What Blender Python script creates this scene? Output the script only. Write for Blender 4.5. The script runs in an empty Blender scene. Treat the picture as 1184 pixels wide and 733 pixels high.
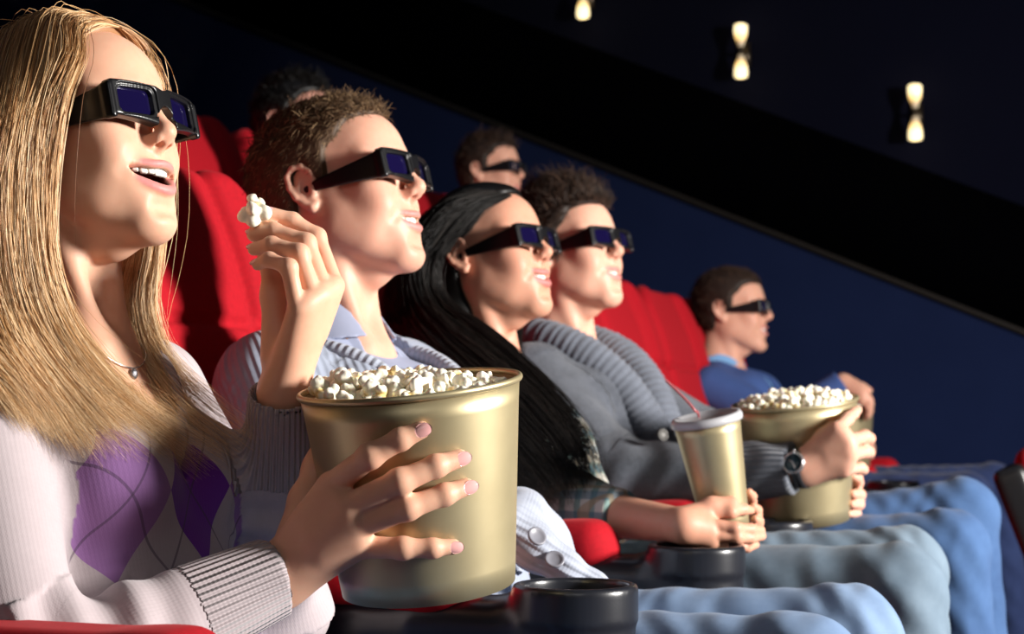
import bpy, math, itertools
import numpy as np
from mathutils import Vector, Matrix

SC = bpy.context.scene
COL = SC.collection
rng = np.random.default_rng(11)
R = math.radians

# ------------------------------------------------------------------ camera model
FPX, CX, CY = 1900.0, 592.0, 366.5
CAMZ, YAW, PITCH = 0.85, R(20), R(3.27)
_r = np.array([math.cos(YAW), math.sin(YAW), 0.0])
_f0 = np.array([-math.sin(YAW), math.cos(YAW), 0.0])
_z = np.array([0, 0, 1.0])
_f = _f0 * math.cos(PITCH) + _z * math.sin(PITCH)
_u = -_f0 * math.sin(PITCH) + _z * math.cos(PITCH)
CAM = np.array([0, 0, CAMZ])


def at(px, py, d):
    """point seen at a photo pixel, d metres in front of the lens"""
    return CAM + d * (_f + _r * (px - CX) / FPX - _u * (py - CY) / FPX)


def proj(p):
    q = np.asarray(p) - CAM
    d = q @ _f
    return CX + FPX * (q @ _r) / d, CY - FPX * (q @ _u) / d, d


# ------------------------------------------------------------------ objects
WLOC = {}


def thing(name, label, cat, loc=(0, 0, 0), rotz=0.0, group=None):
    o = bpy.data.objects.new(name, None)
    o.empty_display_size = 0.05
    COL.objects.link(o)
    o.location = loc
    o.rotation_euler = (0, 0, rotz)
    o['label'] = label
    o['category'] = cat
    if group:
        o['group'] = group
    WLOC[o] = np.array(loc, float)
    return o


def tag(o, label, cat, group=None, kind=None):
    o['label'] = label
    o['category'] = cat
    if group:
        o['group'] = group
    if kind:
        o['kind'] = kind
    return o


def mesh_np(name, V, Q, smooth=True, attrs=None):
    V = np.ascontiguousarray(V, np.float32)
    me = bpy.data.meshes.new(name)
    if isinstance(Q, np.ndarray):
        n, k = Q.shape
        me.vertices.add(len(V))
        me.vertices.foreach_set('co', V.ravel())
        me.loops.add(n * k)
        me.polygons.add(n)
        me.loops.foreach_set('vertex_index', np.ascontiguousarray(Q, np.int32).ravel())
        me.polygons.foreach_set('loop_start', np.arange(0, n * k, k, dtype=np.int32))
        me.polygons.foreach_set('loop_total', np.full(n, k, np.int32))
        me.update(calc_edges=True)
    else:
        me.from_pydata([tuple(map(float, v)) for v in V], [], [tuple(int(i) for i in q) for q in Q])
        me.update()
    me.validate()
    if smooth:
        me.polygons.foreach_set('use_smooth', np.ones(len(me.polygons), bool))
    for k_, A in (attrs or {}).items():
        A = np.ascontiguousarray(A, np.float32)
        if A.ndim == 1:
            at_ = me.attributes.new(k_, 'FLOAT', 'POINT')
            at_.data.foreach_set('value', A)
        elif A.shape[1] == 4:
            at_ = me.attributes.new(k_, 'FLOAT_COLOR', 'POINT')
            at_.data.foreach_set('color', A.ravel())
        else:
            at_ = me.attributes.new(k_, 'FLOAT_VECTOR', 'POINT')
            at_.data.foreach_set('vector', A.ravel())
    return me


def obj(name, V, Q, mat, parent=None, smooth=True, attrs=None, world=True):
    """one mesh object; vertices given in world space (or in the parent's space with world=False)"""
    V = np.asarray(V, float)
    base = np.zeros(3)
    if parent is not None and world:
        base = WLOC[parent]
    o = bpy.data.objects.new(name, mesh_np(name, V - base, Q, smooth, attrs))
    COL.objects.link(o)
    if mat is not None:
        for m in (mat if isinstance(mat, (list, tuple)) else [mat]):
            o.data.materials.append(m)
    if parent is not None:
        o.parent = parent
    WLOC[o] = base
    return o


def top(o):
    """put a top-level mesh's origin at its base"""
    me = o.data
    n = len(me.vertices)
    a = np.empty(n * 3, np.float32)
    me.vertices.foreach_get('co', a)
    a = a.reshape(-1, 3)
    c = (a.min(0) + a.max(0)) / 2
    c[2] = a[:, 2].min()
    me.vertices.foreach_set('co', (a - c).ravel())
    me.update()
    o.location = c.tolist()
    return o


def struct(o):
    o['kind'] = 'structure'
    return o


def dup(o, parent=None):
    c = o.copy()
    COL.objects.link(c)
    c.parent = parent
    for ch in list(o.children):
        dup(ch, c)
    return c


# ------------------------------------------------------------------ signed-distance fields
class Field:
    def __init__(s, lo, hi, h):
        s.lo = np.array(lo, float)
        s.h = h
        s.n = np.ceil((np.array(hi, float) - s.lo) / h).astype(int) + 1
        s.D = np.full(s.n, 1.0, np.float32)

    def put(s, fn, blo, bhi, M=None, k=0.01, op='add'):
        """fn(x,y,z)->distance in local metres; M=(R,t,scale)"""
        blo, bhi = np.array(blo, float), np.array(bhi, float)
        if M is None:
            wlo, whi = blo, bhi
        else:
            Rm, t, sc = M
            cs = np.array(list(itertools.product(*zip(blo, bhi))))
            w = (cs * sc) @ Rm.T + t
            wlo, whi = w.min(0), w.max(0)
        pad = k + 3 * s.h
        a = np.maximum(np.floor((wlo - pad - s.lo) / s.h).astype(int), 0)
        b = np.minimum(np.ceil((whi + pad - s.lo) / s.h).astype(int) + 1, s.n)
        if (b <= a).any():
            return
        X = (s.lo[0] + s.h * np.arange(a[0], b[0])).astype(np.float32)[:, None, None]
        Y = (s.lo[1] + s.h * np.arange(a[1], b[1])).astype(np.float32)[None, :, None]
        Z = (s.lo[2] + s.h * np.arange(a[2], b[2])).astype(np.float32)[None, None, :]
        if M is None:
            d = fn(X, Y, Z)
        else:
            Rm, t, sc = M
            X, Y, Z = X - t[0], Y - t[1], Z - t[2]
            q = [(Rm[0, i] * X + Rm[1, i] * Y + Rm[2, i] * Z) / sc for i in range(3)]
            d = fn(*q) * sc
        sl = tuple(slice(i, j) for i, j in zip(a, b))
        D = s.D[sl]
        if op == 'add':
            hh = np.maximum(k - np.abs(D - d), 0) / max(k, 1e-9)
            s.D[sl] = np.minimum(D, d) - hh * hh * k * 0.25
        elif op == 'sub':
            d = -d
            hh = np.maximum(k - np.abs(D - d), 0) / max(k, 1e-9)
            s.D[sl] = np.maximum(D, d) + hh * hh * k * 0.25
        elif op == 'and':
            hh = np.maximum(k - np.abs(D - d), 0) / max(k, 1e-9)
            s.D[sl] = np.maximum(D, d) + hh * hh * k * 0.25

    def ell(s, c, r, M=None, k=0.01, op='add', rot=None):
        c, r = np.array(c, float), np.array(r, float)
        if rot is not None:
            rot = np.array(rot)

        def fn(x, y, z):
            x, y, z = x - c[0], y - c[1], z - c[2]
            if rot is not None:
                x, y, z = (rot[0, 0] * x + rot[1, 0] * y + rot[2, 0] * z,
                           rot[0, 1] * x + rot[1, 1] * y + rot[2, 1] * z,
                           rot[0, 2] * x + rot[1, 2] * y + rot[2, 2] * z)
            k0 = np.sqrt((x / r[0]) ** 2 + (y / r[1]) ** 2 + (z / r[2]) ** 2)
            k1 = np.sqrt((x / r[0] ** 2) ** 2 + (y / r[1] ** 2) ** 2 + (z / r[2] ** 2) ** 2)
            return k0 * (k0 - 1) / np.maximum(k1, 1e-6)
        m = r if rot is None else np.full(3, r.max())
        s.put(fn, c - m, c + m, M, k, op)

    def cap(s, a, b, ra, rb, M=None, k=0.01, op='add'):
        a, b = np.array(a, float), np.array(b, float)
        ba = b - a
        L = max(float(ba @ ba), 1e-12)
        m = max(ra, rb)

        def fn(x, y, z):
            x, y, z = x - a[0], y - a[1], z - a[2]
            t = np.clip((x * ba[0] + y * ba[1] + z * ba[2]) / L, 0, 1)
            return np.sqrt((x - t * ba[0]) ** 2 + (y - t * ba[1]) ** 2 + (z - t * ba[2]) ** 2) - (ra + (rb - ra) * t)
        s.put(fn, np.minimum(a, b) - m, np.maximum(a, b) + m, M, k, op)

    def chain(s, pts, rs, M=None, k=0.01, op='add'):
        if not hasattr(rs, '__len__'):
            rs = [rs] * len(pts)
        for i in range(len(pts) - 1):
            s.cap(pts[i], pts[i + 1], rs[i], rs[i + 1], M, k, op)

    def box(s, c, hs, r, M=None, k=0.01, op='add'):
        c, hs = np.array(c, float), np.array(hs, float)

        def fn(x, y, z):
            qx, qy, qz = np.abs(x - c[0]) - hs[0] + r, np.abs(y - c[1]) - hs[1] + r, np.abs(z - c[2]) - hs[2] + r
            return (np.sqrt(np.maximum(qx, 0) ** 2 + np.maximum(qy, 0) ** 2 + np.maximum(qz, 0) ** 2)
                    + np.minimum(np.maximum(np.maximum(qx, qy), qz), 0) - r)
        s.put(fn, c - hs, c + hs, M, k, op)

    def mesh(s, smooth=2):
        D = s.D
        S = D < 0
        n = np.array(D.shape)
        cnt = np.zeros(n - 1, np.uint8)
        cor = list(itertools.product((0, 1), repeat=3))
        for i, j, k in cor:
            cnt += S[i:n[0] - 1 + i, j:n[1] - 1 + j, k:n[2] - 1 + k]
        act = (cnt > 0) & (cnt < 8)
        idx = np.argwhere(act)
        cid = np.full(n - 1, -1, np.int32)
        cid[act] = np.arange(len(idx))
        dv = {c: D[idx[:, 0] + c[0], idx[:, 1] + c[1], idx[:, 2] + c[2]] for c in cor}
        acc = np.zeros((len(idx), 3))
        num = np.zeros(len(idx))
        for c in cor:
            for ax in range(3):
                if c[ax]:
                    continue
                c2 = list(c)
                c2[ax] = 1
                a, b = dv[c], dv[tuple(c2)]
                m = (a < 0) != (b < 0)
                t = np.where(m, a / np.where(m, a - b, 1), 0)
                p = np.tile(np.array(c, float), (len(idx), 1))
                p[:, ax] = t
                acc[m] += p[m]
                num += m
        V = s.lo + s.h * (idx + acc / num[:, None])
        quads = []
        for ax in range(3):
            b, c = (ax + 1) % 3, (ax + 2) % 3
            sa = [slice(1, -1)] * 3
            sb = [slice(1, -1)] * 3
            sa[ax] = slice(0, -1)
            sb[ax] = slice(1, None)
            s0, s1 = S[tuple(sa)], S[tuple(sb)]
            for flip, m in ((False, s0 & ~s1), (True, ~s0 & s1)):
                e = np.argwhere(m)
                if not len(e):
                    continue
                off = np.ones(3, int)
                off[ax] = 0
                e = e + off
                eb, ec = np.eye(3, dtype=int)[b], np.eye(3, dtype=int)[c]
                q = [cid[tuple((e - x).T)] for x in (eb + ec, ec, 0 * eb, eb)]
                if flip:
                    q = q[::-1]
                quads.append(np.stack(q, 1))
        Q = np.concatenate(quads)
        Q = Q[(Q >= 0).all(1)]
        E = np.concatenate([Q[:, [0, 1]], Q[:, [1, 2]], Q[:, [2, 3]], Q[:, [3, 0]]])
        deg = np.bincount(E.ravel(), minlength=len(V))
        for lam in [0.5, -0.52] * smooth + [0.5]:
            A = np.stack([np.bincount(E[:, 0], V[E[:, 1], i], len(V)) + np.bincount(E[:, 1], V[E[:, 0], i], len(V))
                          for i in range(3)], 1) / np.maximum(deg, 1)[:, None]
            V = V + lam * (A - V)
        return V, Q


def rotM(yaw=0.0, pitch=0.0, roll=0.0):
    """yaw about z (left +), pitch up +, roll about x"""
    return np.array(Matrix.Rotation(yaw, 3, 'Z') @ Matrix.Rotation(-pitch, 3, 'Y') @ Matrix.Rotation(roll, 3, 'X'))


def loc2w(M, p):
    return (np.asarray(p, float) * M[2]) @ M[0].T + M[1]


def w2loc(M, p):
    return ((np.asarray(p, float) - M[1]) @ M[0]) / M[2]


def segdist(P, a, b):
    a, b = np.array(a, float), np.array(b, float)
    ba = b - a
    t = np.clip(((P - a) @ ba) / max(ba @ ba, 1e-12), 0, 1)
    return np.linalg.norm(P - a - t[:, None] * ba, axis=1), t


def polydist(P, pts):
    return np.min([segdist(P, pts[i], pts[i + 1])[0] for i in range(len(pts) - 1)], axis=0)


def spline(pts, n):
    """Catmull-Rom through pts, n samples"""
    P = np.array(pts, float)
    P = np.vstack([2 * P[0] - P[1], P, 2 * P[-1] - P[-2]])
    t = np.linspace(0, len(pts) - 1 - 1e-9, n)
    i = t.astype(int)
    f = (t - i)[:, None]
    p0, p1, p2, p3 = P[i], P[i + 1], P[i + 2], P[i + 3]
    return 0.5 * (2 * p1 + (p2 - p0) * f + (2 * p0 - 5 * p1 + 4 * p2 - p3) * f ** 2 + (3 * p1 - p0 - 3 * p2 + p3) * f ** 3)


def tubes(S, rad, sides=3, close=True):
    """S (N,K,3) centre lines, rad (N,K) -> verts, quads, strand index per vertex"""
    S = np.asarray(S, float)
    N, K, _ = S.shape
    T = np.gradient(S, axis=1)
    T /= np.linalg.norm(T, axis=2, keepdims=True) + 1e-12
    ref = np.where(np.abs(T[..., 2:3]) > 0.9, np.array([1.0, 0, 0]), np.array([0, 0, 1.0]))
    A = np.cross(T, ref)
    A /= np.linalg.norm(A, axis=2, keepdims=True) + 1e-12
    B = np.cross(T, A)
    ang = np.arange(sides) * 2 * np.pi / sides
    V = (S[:, :, None] + rad[:, :, None, None] * (np.cos(ang)[None, None, :, None] * A[:, :, None]
                                                  + np.sin(ang)[None, None, :, None] * B[:, :, None]))
    vid = np.arange(N * K * sides).reshape(N, K, sides)
    a, b = vid[:, :-1], vid[:, 1:]
    Q = np.stack([a, np.roll(a, -1, 2), np.roll(b, -1, 2), b], -1).reshape(-1, 4)
    return V.reshape(-1, 3), Q, np.repeat(np.arange(N), K * sides)


def join(parts):
    Vs, Qs, o = [], [], 0
    for V, Q in parts:
        Vs.append(np.asarray(V))
        Qs.append(np.asarray(Q) + o)
        o += len(V)
    return np.concatenate(Vs), np.concatenate(Qs)


def lathe(prof, n=64, M=None):
    """prof [(r,z)...] about z; open ends are closed when r=0"""
    prof = np.array(prof, float)
    a = np.arange(n) * 2 * np.pi / n
    V = np.stack([prof[:, 0:1] * np.cos(a), prof[:, 0:1] * np.sin(a), np.repeat(prof[:, 1:2], n, 1)], -1)
    vid = np.arange(len(prof) * n).reshape(len(prof), n)
    p, q = vid[:-1], vid[1:]
    Q = np.stack([p, np.roll(p, -1, 1), np.roll(q, -1, 1), q], -1).reshape(-1, 4)
    V = V.reshape(-1, 3)
    if M is not None:
        V = loc2w(M, V)
    return V, Q


def boxmesh(lo, hi):
    lo, hi = np.array(lo, float), np.array(hi, float)
    V = np.array([[(lo, hi)[i][0], (lo, hi)[j][1], (lo, hi)[k][2]] for i in (0, 1) for j in (0, 1) for k in (0, 1)])
    Q = np.array([[0, 1, 3, 2], [4, 6, 7, 5], [0, 4, 5, 1], [2, 3, 7, 6], [0, 2, 6, 4], [1, 5, 7, 3]])
    return V, Q


# ------------------------------------------------------------------ materials
class NT:
    def __init__(s, name):
        s.m = bpy.data.materials.new(name)
        s.m.use_nodes = True
        s.t = s.m.node_tree
        s.t.nodes.clear()
        s.out = s.t.nodes.new('ShaderNodeOutputMaterial')
        s.b = s.t.nodes.new('ShaderNodeBsdfPrincipled')
        s.t.links.new(s.b.outputs[0], s.out.inputs[0])

    def n(s, typ, **kw):
        nd = s.t.nodes.new('ShaderNode' + typ)
        for k, v in kw.items():
            if hasattr(nd, k) and not k[0].isupper():
                setattr(nd, k, v)
            else:
                nd.inputs[k.replace('_', ' ')].default_value = v
        return nd

    def l(s, a, b):
        s.t.links.new(a, b)

    def math(s, op, a, b=None, c=None):
        nd = s.n('Math', operation=op)
        for i, v in enumerate((a, b, c)):
            if v is None:
                continue
            if isinstance(v, (int, float)):
                nd.inputs[i].default_value = v
            else:
                s.l(v, nd.inputs[i])
        return nd.outputs[0]

    def mix(s, f, a, b):
        nd = s.n('Mix', data_type='RGBA')
        for i, v in ((0, f), (6, a), (7, b)):
            if isinstance(v, (int, float)):
                nd.inputs[i].default_value = v
            elif isinstance(v, tuple):
                nd.inputs[i].default_value = (*v[:3], 1)
            else:
                s.l(v, nd.inputs[i])
        return nd.outputs[2]

    def set(s, **kw):
        for k, v in kw.items():
            i = s.b.inputs[k.replace('_', ' ')]
            if hasattr(v, 'is_linked') or isinstance(v, bpy.types.NodeSocket):
                s.l(v, i)
            elif isinstance(v, tuple) and len(v) == 3 and i.type == 'RGBA':
                i.default_value = (*v, 1)
            else:
                i.default_value = v
        return s

    def bump(s, h, strength=0.5, dist=0.002):
        nd = s.n('Bump')
        nd.inputs['Strength'].default_value = strength
        nd.inputs['Distance'].default_value = dist
        s.l(h, nd.inputs['Height'])
        s.l(nd.outputs[0], s.b.inputs['Normal'])

    def coord(s):
        return s.n('TexCoord').outputs['Object']

    def noise(s, scale, detail=3, vec=None):
        nd = s.n('TexNoise')
        nd.inputs['Scale'].default_value = scale
        nd.inputs['Detail'].default_value = detail
        s.l(vec if vec is not None else s.coord(), nd.inputs['Vector'])
        return nd.outputs[0]

    def attr(s, name):
        return s.n('Attribute', attribute_name=name)

    def ramp(s, f, stops):
        nd = s.n('ValToRGB')
        e = nd.color_ramp.elements
        while len(e) < len(stops):
            e.new(0.5)
        for x, (p, c) in zip(e, stops):
            x.position = p
            x.color = (*c, 1)
        s.l(f, nd.inputs[0])
        return nd.outputs[0]


def srgb(r, g, b):
    return tuple(((c / 255) / 12.92 if c / 255 <= 0.04045 else ((c / 255 + 0.055) / 1.055) ** 2.4) for c in (r, g, b))


def mat(name, col, rough=0.5, metal=0.0, noise=0.0, nscale=40, bump=0.0, bdist=0.002, **kw):
    t = NT(name)
    t.set(Roughness=rough, Metallic=metal, **kw)
    if noise or bump:
        f = t.noise(nscale, 4)
    if noise:
        t.l(t.mix(f, tuple(c * (1 - noise) for c in col), tuple(min(1, c * (1 + noise)) for c in col)), t.b.inputs['Base Color'])
    else:
        t.set(Base_Color=col)
    if bump:
        t.bump(f, bump, bdist)
    return t.m
# ================================================================== materials
MT = {}


def skin_mat():
    t = NT('skin')
    a = t.attr('tint')
    f = t.noise(90, 4)
    c = t.mix(t.math('MULTIPLY', f, 0.22), a.outputs['Color'], (0.55, 0.16, 0.10))
    t.l(c, t.b.inputs['Base Color'])
    t.set(Roughness=0.5, Subsurface_Weight=0.2, Subsurface_Scale=0.012, Specular_IOR_Level=0.32)
    t.b.inputs['Subsurface Radius'].default_value = (1.0, 0.35, 0.2)
    f2 = t.noise(900, 2)
    t.bump(f2, 0.12, 0.0006)
    return t.m


MT['skin'] = skin_mat()
MT['teeth'] = mat('tooth_enamel', (0.86, 0.82, 0.74), 0.18)
MT['black_plastic'] = mat('black_plastic', (0.006, 0.006, 0.007), 0.28, bump=0.05, nscale=300, bdist=0.0005)
t = NT('tinted_lens')
t.set(Base_Color=(0.006, 0.004, 0.028), Roughness=0.06, Metallic=0.0, Specular_IOR_Level=0.9, Coat_Weight=0.3, Coat_Roughness=0.04)
t.b.inputs['Coat Tint'].default_value = (0.5, 0.45, 1.0, 1)
MT['lens'] = t.m


def hair_mat(name, stops, rough=0.38, spec=0.5, aniso=0.6):
    t = NT(name)
    a = t.attr('hv').outputs['Fac']
    t.l(t.ramp(a, stops), t.b.inputs['Base Color'])
    t.set(Roughness=rough, Specular_IOR_Level=spec)
    return t.m


MT['blonde'] = hair_mat('blonde_hair', [(0.0, (0.12, 0.045, 0.016)), (0.3, (0.36, 0.165, 0.058)), (0.65, (0.70, 0.41, 0.18)), (1.0, (0.92, 0.70, 0.44))], 0.42)
MT['light_brown'] = hair_mat('light_brown_hair', [(0.0, (0.035, 0.018, 0.009)), (0.5, (0.14, 0.078, 0.038)), (1.0, (0.42, 0.27, 0.14))], 0.6, 0.3)
MT['black_hair'] = hair_mat('black_hair', [(0.0, (0.0015, 0.001, 0.001)), (0.6, (0.004, 0.003, 0.0025)), (1.0, (0.014, 0.010, 0.008))], 0.45, 0.28)
MT['dark_brown'] = hair_mat('dark_brown_hair', [(0.0, (0.012, 0.006, 0.004)), (0.5, (0.032, 0.016, 0.01)), (1.0, (0.11, 0.056, 0.03))], 0.6, 0.3)


def gold_mat():
    t = NT('gold_board')
    f = t.noise(25, 3)
    t.l(t.ramp(f, [(0.3, (0.46, 0.385, 0.225)), (0.7, (0.51, 0.43, 0.255))]), t.b.inputs['Base Color'])
    t.set(Metallic=0.7, Roughness=0.42)
    g = t.noise(1500, 2)
    t.bump(g, 0.06, 0.0004)
    return t.m


MT['gold'] = gold_mat()
MT['bucket_inside'] = mat('bucket_inside', (0.30, 0.22, 0.11), 0.5, 0.3)
MT['popcorn'] = None
t = NT('popcorn')
a = t.attr('hv').outputs['Fac']
t.l(t.ramp(a, [(0.0, (0.62, 0.33, 0.06)), (0.30, (0.88, 0.68, 0.30)), (0.55, (0.93, 0.86, 0.66)), (1.0, (0.95, 0.92, 0.82))]), t.b.inputs['Base Color'])
t.set(Roughness=0.6, Subsurface_Weight=0.15, Subsurface_Scale=0.004)
t.bump(t.noise(350, 3), 0.4, 0.001)
MT['popcorn'] = t.m


def velvet(name, col):
    t = NT(name)
    f = t.noise(160, 4)
    t.l(t.mix(f, tuple(c * 0.75 for c in col), tuple(c * 1.2 for c in col)), t.b.inputs['Base Color'])
    t.set(Roughness=0.85, Sheen_Weight=0.12, Sheen_Roughness=0.4, Specular_IOR_Level=0.2)
    t.b.inputs['Sheen Tint'].default_value = (1, 0.2, 0.2, 1)
    t.bump(t.noise(700, 2), 0.15, 0.001)
    return t.m


MT['red'] = velvet('red_velour', (0.36, 0.003, 0.010))
MT['seat_black'] = mat('black_seat_shell', (0.008, 0.008, 0.009), 0.35)
MT['arm_black'] = mat('black_armrest_plastic', (0.012, 0.013, 0.018), 0.3, bump=0.08, nscale=400, bdist=0.0004)
MT['nail'] = mat('fingernail', (0.78, 0.40, 0.38), 0.16)
MT['silver'] = mat('silver', (0.6, 0.6, 0.62), 0.25, 0.9)


def denim(name, lo, hi, hid=(0, 0, 0)):
    t = NT(name)
    f = t.noise(7, 4)
    g = t.noise(60, 5)
    c = t.mix(t.math('MULTIPLY', t.math('ADD', f, t.math('MULTIPLY', g, 0.35)), 0.85), lo, hi)
    t.l(c, t.b.inputs['Base Color'])
    t.set(Roughness=0.85, Specular_IOR_Level=0.15, Sheen_Weight=0.1)
    co = t.coord()
    w = t.n('TexWave', bands_direction='DIAGONAL')
    w.inputs['Scale'].default_value = 350
    t.l(co, w.inputs['Vector'])
    big = t.n('TexWave', bands_direction='X')
    big.inputs['Scale'].default_value = 6
    big.inputs['Distortion'].default_value = 9
    big.inputs['Detail'].default_value = 1.5
    t.l(co, big.inputs['Vector'])
    h = t.math('ADD', t.math('MULTIPLY', w.outputs[0], 0.06), t.math('MULTIPLY', big.outputs['Fac'], 1.0))
    t.bump(h, 0.22, 0.008)
    return t.m


MT['jeans_light'] = denim('light_blue_denim', (0.05, 0.10, 0.21), (0.24, 0.34, 0.50))
MT['jeans_grey'] = denim('faded_grey_denim', (0.05, 0.085, 0.13), (0.20, 0.265, 0.33))
MT['jeans_blue'] = denim('blue_denim', (0.016, 0.04, 0.115), (0.075, 0.15, 0.31))
MT['jeans_dark'] = denim('dark_blue_denim', (0.008, 0.014, 0.05), (0.03, 0.05, 0.14))


def knit(name, col, var=0.25, rib=0.0, ribn=260.0, wave=0.0, fine=1.0, bstr=0.7, bdist=0.003):
    """rib: ribs running along the bone (pattern across 'kuv'.y); wave: rows across the bone"""
    t = NT(name)
    a = t.attr('kuv').outputs['Vector']
    sp = t.n('SeparateXYZ')
    t.l(a, sp.inputs[0])
    u, v = sp.outputs[0], sp.outputs[1]
    f = t.noise(30, 4)
    fl = t.noise(170, 4)
    m = t.math('ADD', t.math('MULTIPLY', f, 0.5), t.math('MULTIPLY', fl, 0.5))
    base = t.mix(m, tuple(c * (1 - var) for c in col), tuple(min(1, c * (1 + var)) for c in col))
    # stitches: small v-shaped loops
    st_v = t.math('SINE', t.math('MULTIPLY', v, 2 * math.pi / 0.004))
    st_u = t.math('SINE', t.math('ADD', t.math('MULTIPLY', u, 2 * math.pi / 0.0045), t.math('MULTIPLY', t.math('ABSOLUTE', st_v), 2.2)))
    h = t.math('MULTIPLY', t.math('ADD', st_u, st_v), 0.18 * fine)
    if rib:
        h = t.math('ADD', h, t.math('MULTIPLY', t.math('SINE', t.math('MULTIPLY', v, 2 * math.pi / rib)), 1.0))
    if wave:
        h = t.math('ADD', h, t.math('MULTIPLY', t.math('SINE', t.math('ADD', t.math('MULTIPLY', u, 2 * math.pi / wave),
                   t.math('MULTIPLY', t.math('SINE', t.math('MULTIPLY', v, 2 * math.pi / (wave * 1.6))), 1.3))), 0.8))
    t.l(base, t.b.inputs['Base Color'])
    t.set(Roughness=0.95, Specular_IOR_Level=0.1, Sheen_Weight=0.2)
    t.bump(h, bstr, bdist)
    return t


MT['knit_blue'] = knit('blue_grey_cable_knit', (0.30, 0.335, 0.42), 0.2, rib=0.0085, fine=0.4, bstr=0.3, bdist=0.0025).m
MT['knit_hem'] = knit('pale_ribbed_knit', (0.36, 0.39, 0.47), 0.15, rib=0.011, fine=0.5, bstr=0.4).m
MT['knit_grey'] = knit('charcoal_knit', (0.10, 0.11, 0.135), 0.9, fine=1.2, bstr=0.9).m
MT['knit_grey_rib'] = knit('charcoal_ribbed_knit', (0.13, 0.143, 0.175), 0.5, rib=0.012, fine=0.8, bstr=0.8, bdist=0.003).m
MT['shirt_blue'] = mat('pale_blue_shirt', (0.30, 0.33, 0.45), 0.8, noise=0.1, nscale=20, bump=0.3, bdist=0.004)
MT['sweater_blue'] = mat('blue_sweater', (0.035, 0.075, 0.23), 0.9, noise=0.2, nscale=12, bump=0.3, bdist=0.01)
MT['shirt_sky'] = mat('sky_blue_shirt', (0.16, 0.34, 0.60), 0.8, noise=0.15, nscale=15, bump=0.3, bdist=0.01)
MT['dark_top'] = mat('dark_jacket', (0.012, 0.013, 0.02), 0.85)
MT['cuff_rib'] = knit('pale_ribbed_cuff', (0.45, 0.385, 0.40), 0.1, rib=0.0075, fine=0.3, bstr=0.9, bdist=0.002).m


def argyle():
    t = knit('argyle_sweater', (0.45, 0.385, 0.40), 0.1, fine=0.35, bstr=0.4, bdist=0.0015)
    old = t.b.inputs['Base Color'].links[0].from_socket
    a = t.attr('kuv').outputs['Vector']
    sp = t.n('SeparateXYZ')
    t.l(t.attr('argyle').outputs['Vector'], sp.inputs[0])
    p, q, msk = sp.outputs                       # diamond lattice coordinates and the front-panel mask
    s_, d_ = t.math('ADD', p, q), t.math('SUBTRACT', p, q)
    fi, fj = t.math('FLOOR', s_), t.math('FLOOR', d_)
    par = t.math('FLOORED_MODULO', t.math('ADD', fi, fj), 2.0)       # 0 -> diamond
    on = t.math('MULTIPLY', t.math('LESS_THAN', par, 0.5), msk)
    row = t.math('FLOORED_MODULO', fi, 2.0)
    dia = t.mix(row, (0.165, 0.03, 0.34), (0.30, 0.15, 0.36))
    base = t.mix(on, old, dia)
    # the thin stitched diagonals through the middle of the diamonds
    for s0 in (s_, d_):
        fr = t.math('ABSOLUTE', t.math('SUBTRACT', t.math('FRACT', s0), 0.5))
        ln = t.math('MULTIPLY', t.math('LESS_THAN', fr, 0.014), msk)
        base = t.mix(t.math('MULTIPLY', ln, 0.6), base, (0.08, 0.05, 0.09))
    t.l(base, t.b.inputs['Base Color'])
    return t.m


MT['argyle'] = argyle()


def plaid():
    t = NT('plaid_shirt')
    co = t.coord()
    sp = t.n('SeparateXYZ')
    t.l(co, sp.inputs[0])
    base = None
    c = (0.50, 0.50, 0.46)
    for axis, per, col, w in ((0, 0.026, (0.04, 0.20, 0.19), 0.4), (2, 0.03, (0.05, 0.13, 0.2), 0.4), (1, 0.024, (0.30, 0.2, 0.1), 0.3)):
        fr = t.math('FRACT', t.math('MULTIPLY', sp.outputs[axis], 1 / per))
        c = t.mix(t.math('MULTIPLY', t.math('LESS_THAN', fr, w), 0.65), c, col)
    t.l(c, t.b.inputs['Base Color'])
    t.set(Roughness=0.85)
    t.bump(t.noise(25, 3), 0.4, 0.01)
    return t.m


MT['plaid'] = plaid()
MT['shoe'] = mat('dark_leather', (0.02, 0.016, 0.014), 0.45)
# ================================================================== people: heads
LIPX = 0.1065


def lowz(P, z):
    """longer or shorter lower face"""
    return z if z > -0.03 else -0.03 + (z + 0.03) * P['low']


def lip_curves(P):
    w, sm, op = P['mouth_w'], P['smile'], P['open']
    t = np.linspace(-1, 1, 17)
    x = LIPX - P.get('wrap', 0.022) * np.abs(t) ** 2.0
    y = w * t
    zl = lowz(P, -0.0575)
    cz = zl + 0.012 * sm * np.abs(t) ** 1.7
    up = np.stack([x, y, cz + (0.002 + 0.40 * op) * (1 - np.abs(t) ** 2.4) + 0.0008 * np.cos(t * 9) * (1 - t * t)], 1)
    lo = np.stack([x - 0.003 * (1 - t * t), y, cz - (0.002 + 0.60 * op) * (1 - np.abs(t) ** 2.0)], 1)
    return t, up, lo


def head_frame(nose_px, d, yaw=0, pitch=13, roll=0, s=1.0):
    Rm = rotM(R(yaw), R(pitch), R(roll))
    return (Rm, at(*nose_px, d) - Rm @ (np.array([0.126, 0, -0.022]) * s), s)


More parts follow.
